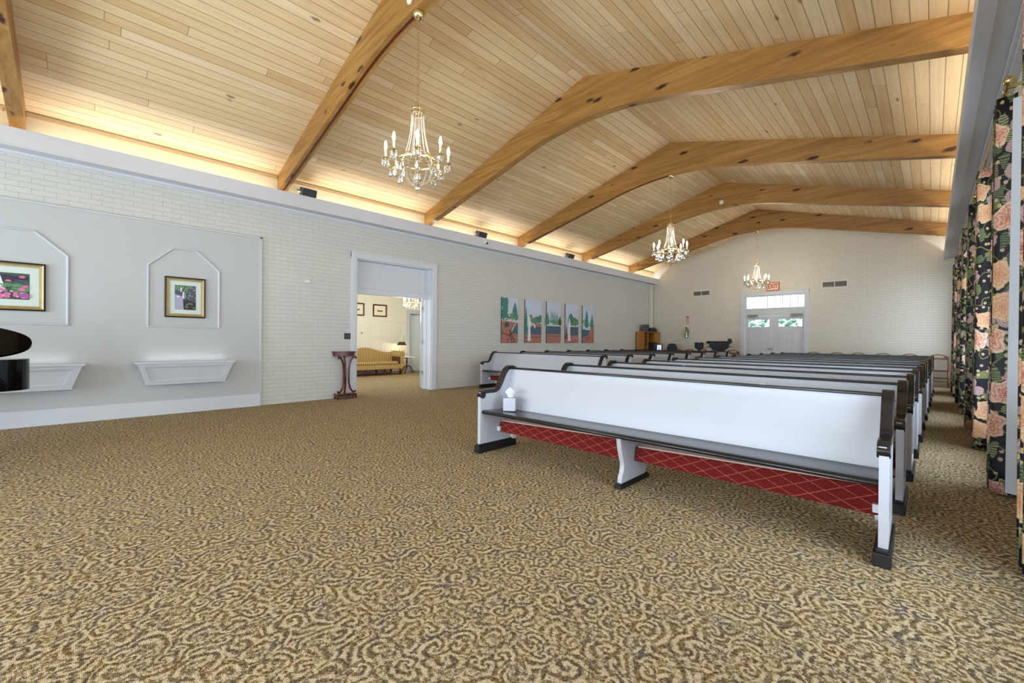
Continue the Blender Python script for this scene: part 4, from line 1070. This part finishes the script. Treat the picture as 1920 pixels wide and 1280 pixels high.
# exit double door
def exit_door():
    cs = MB(); y = Y
    a0, a1 = -5.08, -2.955
    cs.box(a0, DX[0]+.04, y-.03, y+.02, 0, 2.99); cs.box(DX[1]-.03, a1, y-.03, y+.02, 0, 2.99); cs.box(a0, a1, y-.032, y+.02, 2.87, 2.99); cs.box(a0-.01, a1+.01, y-.045, y, 2.97, 3.0)
    cs.box(DX[0], DX[1], y-.02, y+.06, 2.13, 2.37); cs.box(DX[0], DX[1], y-.035, y, 2.36, 2.385)
    d = struct(cs, 'door_3', M['trim'], bevel=.004)
    # transom sash with eight panes
    x0, x1 = -4.87, -3.05
    f = MB(); f.box(DX[0]+.03, x0, y, y+.05, 2.37, 2.87); f.box(x1, DX[1], y, y+.05, 2.37, 2.87); f.box(x0, x1, y, y+.05, 2.37, 2.42); f.box(x0, x1, y, y+.05, 2.83, 2.87)
    for i in range(1, 8): x = x0+(x1-x0)*i/8; f.box(x-.008, x+.008, y+.01, y+.04, 2.42, 2.83)
    s = f.build('transom_sash', M['trim'], d)
    MB().box(x0, x1, y+.022, y+.026, 2.42, 2.83).build('pane', M['glass'], s)
    xm = -3.985
    for lx0, lx1, wx0, wx1 in ((DX[0]+.04, xm, -4.80, -4.13), (xm, DX[1]-.03, -3.84, -3.15)):
        l = MB()
        for a, b, c, e in rect_holes(lx0+.004, lx1-.004, .01, 2.125, [(wx0, wx1, 1.755, 2.01)]): l.box(a, b, y+.012, y+.055, c, e)
        for i in range(1, 4): x = wx0+(wx1-wx0)*i/4; l.box(x-.007, x+.007, y+.018, y+.045, 1.755, 2.01)
        c = (wx0+wx1)/2
        for px0, px1 in ((wx0, c-.04), (c+.04, wx1)):
            for z0, z1 in ((.85, 1.66), (.18, .76)):
                for a, b, q, e in rect_holes(px0, px1, z0, z1, [(px0+.02, px1-.02, z0+.02, z1-.02)]): l.box(a, b, y+.004, y+.012, q, e)
                l.box(px0+.05, px1-.05, y+.006, y+.012, z0+.05, z1-.05)
        lo = l.build('door_leaf', M['trim'], d)
        MB().box(wx0, wx1, y+.03, y+.034, 1.755, 2.01).build('pane', M['glass'], lo)
        if lx1 == xm:
            MB().sphere((-4.05, y-.03, .97), .028, 12, 8).tube([(-4.05, y+.012, .97), (-4.05, y-.03, .97)], .012, 8).tube([(-4.05, y-.02, .97), (-4.18, y-.03, .97)], .008, 6).build('door_knob', M['nickel'], lo, smooth=True)
            MB().tube([(-4.05, y+.012, 1.12), (-4.05, y-.012, 1.12)], .028, 14).build('deadbolt', M['nickel'], lo, smooth=True)
    for a, b, e in ((-4.82, -4.49, -4.6), (-3.47, -3.13, -3.3)):
        c = MB().box(a, b, y-.09, y-.032, 2.12, 2.19).build('door_closer', M['grey'], d, bevel=.004)
        MB().tube([(e, y-.06, 2.12), (e, y-.06, 2.09), (e-.12 if a < -4 else e-.18, y-.12, 2.085), (e-.02, y-.03, 2.08)], .007, 6).build('closer_arm', M['nickel'], c)
exit_door()

# hedge outside
hb = MB(); rnd = random.Random(3)
for i in range(900):
    c = (rnd.uniform(-9, 3), rnd.uniform(22, 23.5), rnd.uniform(.3, 2.4)*1.0)
    r = rnd.uniform(.06, .16); hb.octa(c, r, r*rnd.uniform(.4, 1))
o = hb.build('hedge', M['leaf']); tag(o, 'green hedge outside, seen through the small door windows', 'hedge'); o['kind'] = 'stuff'

# ------------------------------------------------------------------ hutch corner
t = thing('computer_hutch', 'golden oak hutch with open cubbyholes in the far left corner', 'hutch', (0, 0, 0))
hx0, hx1, hy0, hy1, hz = XW+.02, -8.13, 15.70, 17.03, 1.56
cb = MB(); cb.box(hx0, hx1, hy0, hy0+.02, 0, hz); cb.build('side_panel', M['oak'], t)
MB().box(hx0, hx1, hy1-.02, hy1, 0, hz).build('side_panel', M['oak'], t)
MB().box(hx0, hx1+.03, hy0-.02, hy1+.02, hz, hz+.025).build('top', M['oak'], t, bevel=.004)
MB().box(hx0, hx0+.012, hy0, hy1, 0, hz).build('back_panel', M['oak_dark'], t)
for a in (hy0+.34, hy1-.42): MB().box(hx0, hx1, a, a+.02, 0, hz).build('divider', M['oak'], t)
for z in (.55, .92, 1.30): MB().box(hx0, hx1, hy0+.02, hy0+.34, z, z+.02).build('shelf', M['oak'], t)
MB().box(hx0, hx1+.25, hy0+.36, hy1-.02, .72, .745).build('desk_board', M['oak'], t)
MB().box(hx1-.018, hx1, hy1-.40, hy1-.02, 1.10, hz-.01).build('door', M['oak'], t, bevel=.003)
t = thing('shelf_speaker', 'dark grey box speaker standing on top of the oak hutch', 'speaker', (-8.30, 16.14, 1.585), .2)
MB().box(-.10, .10, -.15, .15, 0, .29).build('cabinet', M['dkgrey'], t, bevel=.006); MB().box(.10, .106, -.13, .13, .02, .27).build('grille', M['black_plastic'], t)
bgm = MB().prism([(16.36, 1.585), (16.95, 1.585), (16.97, 1.62), (16.86, 1.73), (16.72, 1.765), (16.42, 1.755), (16.36, 1.70)], -8.42, -8.2, 'x').build('equipment_bag', M['black_plastic'], bevel=.02)
tag(bgm, 'low black equipment bag lying on top of the oak hutch', 'bag')
t = thing('computer_tower', 'black computer tower on the hutch desk', 'computer', (-8.03, 16.22, .745))
MB().box(-.2, .12, -.12, .12, 0, .42).build('case', M['black_plastic'], t, bevel=.006)
for z in (.08, .16, .24, .32): MB().box(.12, .126, -.09, .09, z, z+.015).build('drive_bay', M['grey'], t)
t = thing('computer_monitor', 'small monitor with a pale lit screen in front of the oak hutch', 'monitor', (-7.39, 15.5, 0), math.radians(-35+90))
MB().box(-.02, .02, -.17, .17, .83, 1.08).build('bezel', M['black_plastic'], t, bevel=.004)
R = MB().box(-.024, -.0205, -.15, .15, .85, 1.06).build('screen', M['screen'], t)
MB().box(-.026, -.0242, -.07, .07, .94, .955).box(-.026, -.0242, -.02, .02, .87, .92).build('screen_mark', M['chairblue'], t)
MB().box(-.012, .012, -.03, .03, .74, .84).box(-.08, .08, -.10, .10, .73, .745).build('stand', M['black_plastic'], t)
t['category'] = 'monitor'
# small table carrying the monitor
t = thing('computer_table', 'low dark table under the small monitor', 'table', (-7.39, 15.5, 0), math.radians(-35+90))
MB().box(-.2, .2, -.24, .24, .70, .729).build('table_top', M['oak_dark'], t, bevel=.003)
for sx in (-.17, .17):
    for sy in (-.21, .21): MB().box(sx-.02, sx+.02, sy-.02, sy+.02, 0, .70).build('leg', M['oak_dark'], t)

def office_chair(x, y, rz, label, heart):
    t = thing('office_chair', label, 'office chair', (x, y, 0), rz, 'dark office chairs behind the pews')
    if heart:
        pts = [(-.02, .86), (-.10, .93), (-.17, .97), (-.15, 1.0), (-.165, 1.13), (-.14, 1.175), (-.08, 1.18), (0, 1.165), (.08, 1.18), (.14, 1.175), (.165, 1.13), (.15, 1.0), (.17, .97), (.10, .93), (.02, .86)]
    else:
        pts = [(-.17, .60), (-.2, .75), (-.19, .95), (-.15, 1.07), (-.08, 1.12), (.08, 1.12), (.15, 1.07), (.19, .95), (.2, .75), (.17, .60)]
    MB().prism(pts, .18, .235, 'y').build('backrest', M['chairblue'], t, bevel=.014)
    MB().tube(smoothpl3([(0, .235, .95), (0, .27, .7), (0, .22, .46), (0, .05, .44)]), .022, 8).build('back_support', M['black_plastic'], t)
    MB().lathe([(.20, .44), (.235, .46), (.24, .50), (.2, .52)], 20, sy=.95).build('seat', M['chairblue'], t, smooth=True)
    MB().lathe([(.025, .10), (.025, .44)], 10).build('gas_lift', M['black_metal'], t)
    for i in range(5):
        a = 2*PI*i/5; l = MB().tube([(0, 0, .12), (.26*math.cos(a), .26*math.sin(a), .075)], [.025, .016], 8).build('leg', M['black_plastic'], t)
        MB().lathe([(.025, -.012), (.028, 0), (.025, .012)], 12, M4=Matrix.Translation((.27*math.cos(a), .27*math.sin(a), .028)) @ Matrix.Rotation(a, 4, 'Z') @ Matrix.Rotation(PI/2, 4, 'X')).build('caster', M['black_plastic'], l)
office_chair(-7.17, 16.12, math.radians(28), 'dark navy office chair with rounded back, nearest the oak hutch', False)
office_chair(-6.2, 16.1, math.radians(8), 'dark navy office chair with a heart shaped back', True)

# lectern / podium
t = thing('lectern', 'black flared lectern with wide slanted top near the exit door', 'lectern', (-5.42, 16.0, 0), math.radians(24))
MB().prism([(-.22, 1.20), (-.22, 1.225), (.24, 1.155), (.24, 1.13)], -.40, .40, 'x').build('reading_top', M['black_metal'], t)
MB().prism([(-.18, 1.03), (-.18, 1.20), (.2, 1.14), (.2, 1.03)], -.31, .31, 'x').build('top_box', M['black_metal'], t)
MB().box(-.40, .40, -.23, .24, 1.012, 1.032).build('lower_shelf', M['black_metal'], t)
pr = [(.30, 1.012), (.26, .97), (.20, .92), (.165, .87), (.15, .80), (.15, .06)]
m = MB()
vs = [];
for w, z in pr: vs += [(-w, -.14, z), (w, -.14, z), (w, .14, z), (-w, .14, z)]
fs = [(4*i+k, 4*i+(k+1) % 4, 4*i+4+(k+1) % 4, 4*i+4+k) for i in range(len(pr)-1) for k in range(4)]+[(0, 1, 2, 3)]
m.add(vs, fs).build('column', M['black_metal'], t)
MB().box(-.28, .28, -.22, .22, 0, .06).build('base', M['black_metal'], t, bevel=.006)
MB().sphere((-.15, -.19, 1.15), .012, 8, 6).sphere((.02, -.19, 1.15), .012, 8, 6).build('knob', M['nickel'], t)

# wooden chairs along the far wall
def make_chair():
    t = thing('wooden_chair', '', 'chair')
    n = 14
    top = [(-.19+.38*i/n, .835+.07*math.sin(PI*i/n)**.8) for i in range(n+1)]
    # rail with an oval hand hole: upper and lower strips
    up = MB().band(top, [(x, max(z-.028, .815) if .15 < (i/n) < .85 else .80) for i, (x, z) in enumerate(top)], .17, .195, 'y')
    up.band([(-.19+.38*i/n, .815-.012*math.sin(PI*i/n)) for i in range(n+1)], [(-.19+.38*i/n, .755) for i in range(n+1)], .17, .195, 'y')
    up.box(-.205, -.13, .17, .195, .77, .84).box(.13, .205, .17, .195, .77, .84)
    up.build('top_rail', M['chair_wood'], t)
    for s in (-1, 1):
        MB().tube([(s*.195, .18, .80), (s*.195, .16, .45), (s*.195, .22, 0)], [.014, .018, .014], 8).build('rear_leg', M['chair_wood'], t, smooth=True)
        MB().tube([(s*.195, -.18, .45), (s*.195, -.2, 0)], .016, 8).build('front_leg', M['chair_wood'], t, smooth=True)
    MB().box(-.21, .21, -.21, .18, .435, .465).build('seat', M['mahogany'], t, bevel=.008)
    for y, z in ((-.19, .27), (-.195, .17), (.19, .22)): MB().box(-.195, .195, y-.009, y+.009, z-.012, z+.012).build('stretcher', M['chair_wood'], t)
    return t
chx = [-7.33, -6.82, -6.32, -5.87, -5.22, -2.78, -2.16, -1.63, -1.06, -.47, .12]
chl = ['curved-top wooden chair by the far wall behind the round-backed office chair', 'curved-top wooden chair by the far wall between the two office chairs', 'curved-top wooden chair by the far wall behind the heart-backed office chair',
       'curved-top wooden chair by the far wall left of the black lectern', 'curved-top wooden chair by the far wall right of the black lectern', 'first curved-top wooden chair by the far wall right of the exit door',
       'second curved-top wooden chair by the far wall right of the exit door', 'third curved-top wooden chair by the far wall right of the exit door', 'fourth curved-top wooden chair by the far wall right of the exit door',
       'curved-top wooden chair by the far wall, next to last before the curtains', 'brown wooden chair with hand hole beside the farthest curtain, fully in the aisle']
ch = None
for x, l in zip(chx, chl):
    if ch is None: ch = make_chair(); o = ch; o.location = (x, 16.72, 0)
    else: o = dup(ch, (x, 16.72, 0))
    o['label'] = l; o['group'] = 'wooden chairs along the far wall'

# ------------------------------------------------------------------ grand piano
def piano():
    t = thing('grand_piano', 'glossy black grand piano with raised lid, cut off at the left edge', 'piano', (-6.40, -2.30, 0), 0)
    # plan outline: spine along +y on the room side (x=.5), keyboard at y=0, tail toward +y
    def outline(ex=0):
        pts = [(.55+ex, 0), (.55+ex, 1.55), (.53+ex, 1.78), (.44, 1.93+ex), (.28, 1.98+ex), (.10, 1.92+ex), (-.06, 1.72), (-.2, 1.4), (-.42, 1.1), (-.72, .88), (-.88, .6), (-.92-ex, 0)]
        q = pts[:]
        for _ in range(2):
            r = [q[0]]
            for a, b in zip(q, q[1:]): r += [(a[0]*.75+b[0]*.25, a[1]*.75+b[1]*.25), (a[0]*.25+b[0]*.75, a[1]*.25+b[1]*.75)]
            r.append(q[-1]); q = r
        return q
    q = outline()
    MB().prism(q, .70, .985, 'z').build('case', M['piano'], t, smooth=True)
    MB().box(-.92, .55, -.22, 0, .66, .78).box(-.92, -.84, -.22, 0, .78, .93).box(.47, .55, -.22, 0, .78, .93).build('keybed', M['piano'], t, bevel=.01)
    MB().box(-.83, .46, -.20, -.06, .78, .795).build('keys', M['signwhite'], t)
    # lid hinged along the spine, tilted up toward the room's wall side
    lid = MB().prism([(x-.55, y) for x, y in outline(.015)], 0, .02, 'z').build('lid', M['piano_lid'], t, smooth=True)
    lid.location = (.55, 0, .995); lid.rotation_euler = (0, math.radians(27), 0)
    for y in (.35, 1.55):
        MB().tube([(.56, y-.06, .99), (.56, y+.06, .99)], .010, 8).box(.552, .566, y-.05, y+.05, .93, .985).build('lid_hinge', M['nickel'], t, smooth=True)
    MB().tube([(-.55, .75, .985), (-.25, .75, 1.48)], .012, 8).build('lid_prop', M['piano'], t)
    for x, y in ((-.72, .1), (.40, .1), (.25, 1.6)):
        l = MB().lathe([(.03, .05), (.045, .12), (.04, .2), (.07, .45), (.085, .62), (.085, .70)], 16, (x, y, 0)).build('leg', M['piano'], t, smooth=True)
        MB().sphere((x, y, .028), .028, 10, 6).build('caster', M['brass'], l, smooth=True)
    MB().box(-.22, -.02, .0, .06, .08, .18).tube([(-.18, .03, .18), (-.2, .03, .70)], .012, 8).tube([(-.06, .03, .18), (-.04, .03, .70)], .012, 8).build('pedal_lyre', M['piano'], t)
piano()

# ------------------------------------------------------------------ parlour furniture
def sofa():
    t = thing('camelback_sofa', 'gold striped camelback sofa in the room beyond the doorway', 'sofa', (0, 0, 0))
    x0, x1, y0, y1 = -13.58, -12.80, 5.62, 7.74
    MB().box(x0+.05, x1, y0+.06, y1-.02, .20, .36).build('seat_base', M['sofa'], t, bevel=.02)
    MB().box(x0+.2, x1+.02, y0+.2, y1-.2, .36, .45).build('seat_cushion', M['sofa'], t, bevel=.03)
    n = 24; top = []
    for i in range(n+1):
        u = i/n; y = y0+(y1-y0)*u; c = math.exp(-((u-.5)/.22)**2); top.append((y, .74+.17*c))
    MB().band(top, [(y, .33) for y, z in top], x0, x0+.17, 'x').build('backrest', M['sofa'], t, bevel=.03)
    for s, yy in ((-1, y0), (1, y1)):
        a = MB().prism([(yy-.09, .33), (yy+.05, .33), (yy+.06, .62), (yy+.10, .68), (yy+.08, .76), (yy, .80), (yy-.10, .76), (yy-.12, .66), (yy-.09, .58)], x0+.05, x1-.06, 'x')
        a.build('arm', M['sofa'], t, bevel=.02)
    for y in (y0+.12, 6.37, 7.08, y1-.10):
        MB().box(x1-.07, x1-.02, y-.025, y+.025, 0, .20).build('leg', M['mahogany'], t); MB().box(x0+.1, x0+.15, y-.025, y+.025, 0, .20).build('leg', M['mahogany'], t)
    MB().box(x1-.055, x1-.035, y0+.12, y1-.1, .085, .115).build('stretcher', M['mahogany'], t)
sofa()
t = thing('tripod_table', 'small round marble topped tripod table beside the sofa', 'side table', (-13.22, 8.12, 0))
MB().lathe([(.26, .55), (.265, .575), (.25, .585)], 24).build('table_top', M['marble'], t, smooth=True)
MB().lathe([(.02, .18), (.035, .22), (.02, .3), (.03, .42), (.02, .5), (.12, .535), (.25, .55)], 14).build('pedestal', M['mahogany'], t, smooth=True)
for i in range(3):
    a = 2*PI*i/3-.8; MB().tube(smoothpl3([(0, 0, .25), (.10*math.cos(a), .10*math.sin(a), .26), (.19*math.cos(a), .19*math.sin(a), .10), (.27*math.cos(a), .27*math.sin(a), .015)]), .017, 8).build('leg', M['mahogany'], t, smooth=True)
t = thing('bouillotte_lamp', 'brass table lamp with dark painted shade on the tripod table', 'table lamp', (-13.3, 7.96, .586))
MB().lathe([(.10, 0), (.10, .012), (.03, .03), (.012, .05), (.01, .60), (.004, .66)], 14).build('stem', M['brass'], t, smooth=True)
for s in (-1, 1): MB().tube(smoothpl3([(0, 0, .10), (0, s*.06, .08), (0, s*.09, .13), (0, s*.09, .17)]), .007, 6).lathe([(.010, .17), (.010, .27)], 8, (0, s*.09, 0)).build('candle_arm', M['brass'], t, smooth=True)
MB().lathe([(.17, .40), (.105, .515), (.10, .515), (.165, .40)], 20).build('lamp_shade', M['shade'], t, smooth=True)
MB().tube([(.02*math.cos(a), 0, .68+.025*math.sin(a)) for a in [2*PI*k/10 for k in range(10)]], .004, 5, closed=True).build('finial', M['brass'], t)
point('lamp_light', (-13.3, 7.96, .586+.36), 7, (1, .82, .55), .03)
def etch(y0, y1, z0, z1, lb):
    art = [(M['paper'], [FULL]), (M['dark_art'], [[(.2, .35), (.35, .32), (.42, .36), (.6, .34), (.8, .36), (.82, .5), (.7, .62), (.62, .52), (.5, .56), (.38, .5), (.3, .62), (.2, .55)]]), (A['olive'], flowers(6, .25, .78, .3, .45, .04))]
    o = framed(y0, y1, z0, z1, 'framed_etching', lb, art, .045, .05, XB, ('mahogany', 'mahogany', 'paper')); o['group'] = 'etchings in the next room'
etch(7.04, 7.56, 1.965, 2.39, 'dark framed etching in the next room, the one fully seen through the doorway')
etch(6.22, 6.72, 1.97, 2.40, 'dark framed etching in the next room, half hidden by the left door casing')
o = MB().box(XB+.015, XB+.04, 6.545, 6.695, 1.35, 1.44).build('thermostat', M['beige'], bevel=.004); tag(o, 'white thermostat on the panelled wall above the sofa', 'thermostat')
MB().box(XB+.04, XB+.044, 6.60, 6.66, 1.385, 1.415).build('display', M['dkgrey'], o)
# parlour chandelier
t = thing('parlor_chandelier', 'glittering crystal chandelier in the room beyond the doorway', 'chandelier', (-11.0, 7.03, 0))
MB().tube([(0, 0, 2.86), (0, 0, 2.45)], .006, 6).build('rod', M['brass'], t)
f = MB().tube([(.30*math.cos(2*PI*i/24), .30*math.sin(2*PI*i/24), 2.27) for i in range(24)], .007, 6, closed=True)
for i in range(8): a = 2*PI*i/8; f.tube([(0, 0, 2.2), (.15*math.cos(a), .15*math.sin(a), 2.18), (.33*math.cos(a), .33*math.sin(a), 2.28)], .006, 5)
f.lathe([(.02, 2.12), (.04, 2.18), (.02, 2.25), (.02, 2.45)], 10); f.build('frame', M['brass'], t)
pd = None
for i in range(8):
    a = 2*PI*i/8; p = (.34*math.cos(a), .34*math.sin(a), 2.30)
    MB().lathe([(.01, 0), (.01, .06)], 8, p).build('candle_sleeve', M['sleeve'], t); MB().lathe([(.005, .06), (.015, .08), (.016, .10), (.002, .14)], 8, p).build('bulb', M['bulb'], t, smooth=True)
for k in range(48):
    a = 2*PI*k/48*5.03; r = (.34, .26, .18, .33)[k % 4]; z = (2.27, 2.21, 2.16, 2.24)[k % 4]
    if pd is None: o = MB().lathe([(.001, 0), (.005, -.010), (.003, -.014), (.010, -.030), (.017, -.050), (.014, -.064), (.004, -.074)], 6).build('crystal_drop', M['crystal'], t); pd = o.data
    else: o = bpy.data.objects.new('crystal_drop', pd); COL.objects.link(o); o.parent = t
    o.location = (r*math.cos(a), r*math.sin(a), z)
point('parlor_light', (-11.0, 6.6, 2.0), 42, (1, .95, .88), .25)
area('daylight_tone', (-11.0, 2.75, 1.6), (0, 1, 0), 1.6, 1.6, 60, DAY)  # added fill light inside the parlour; the wall behind it has no window
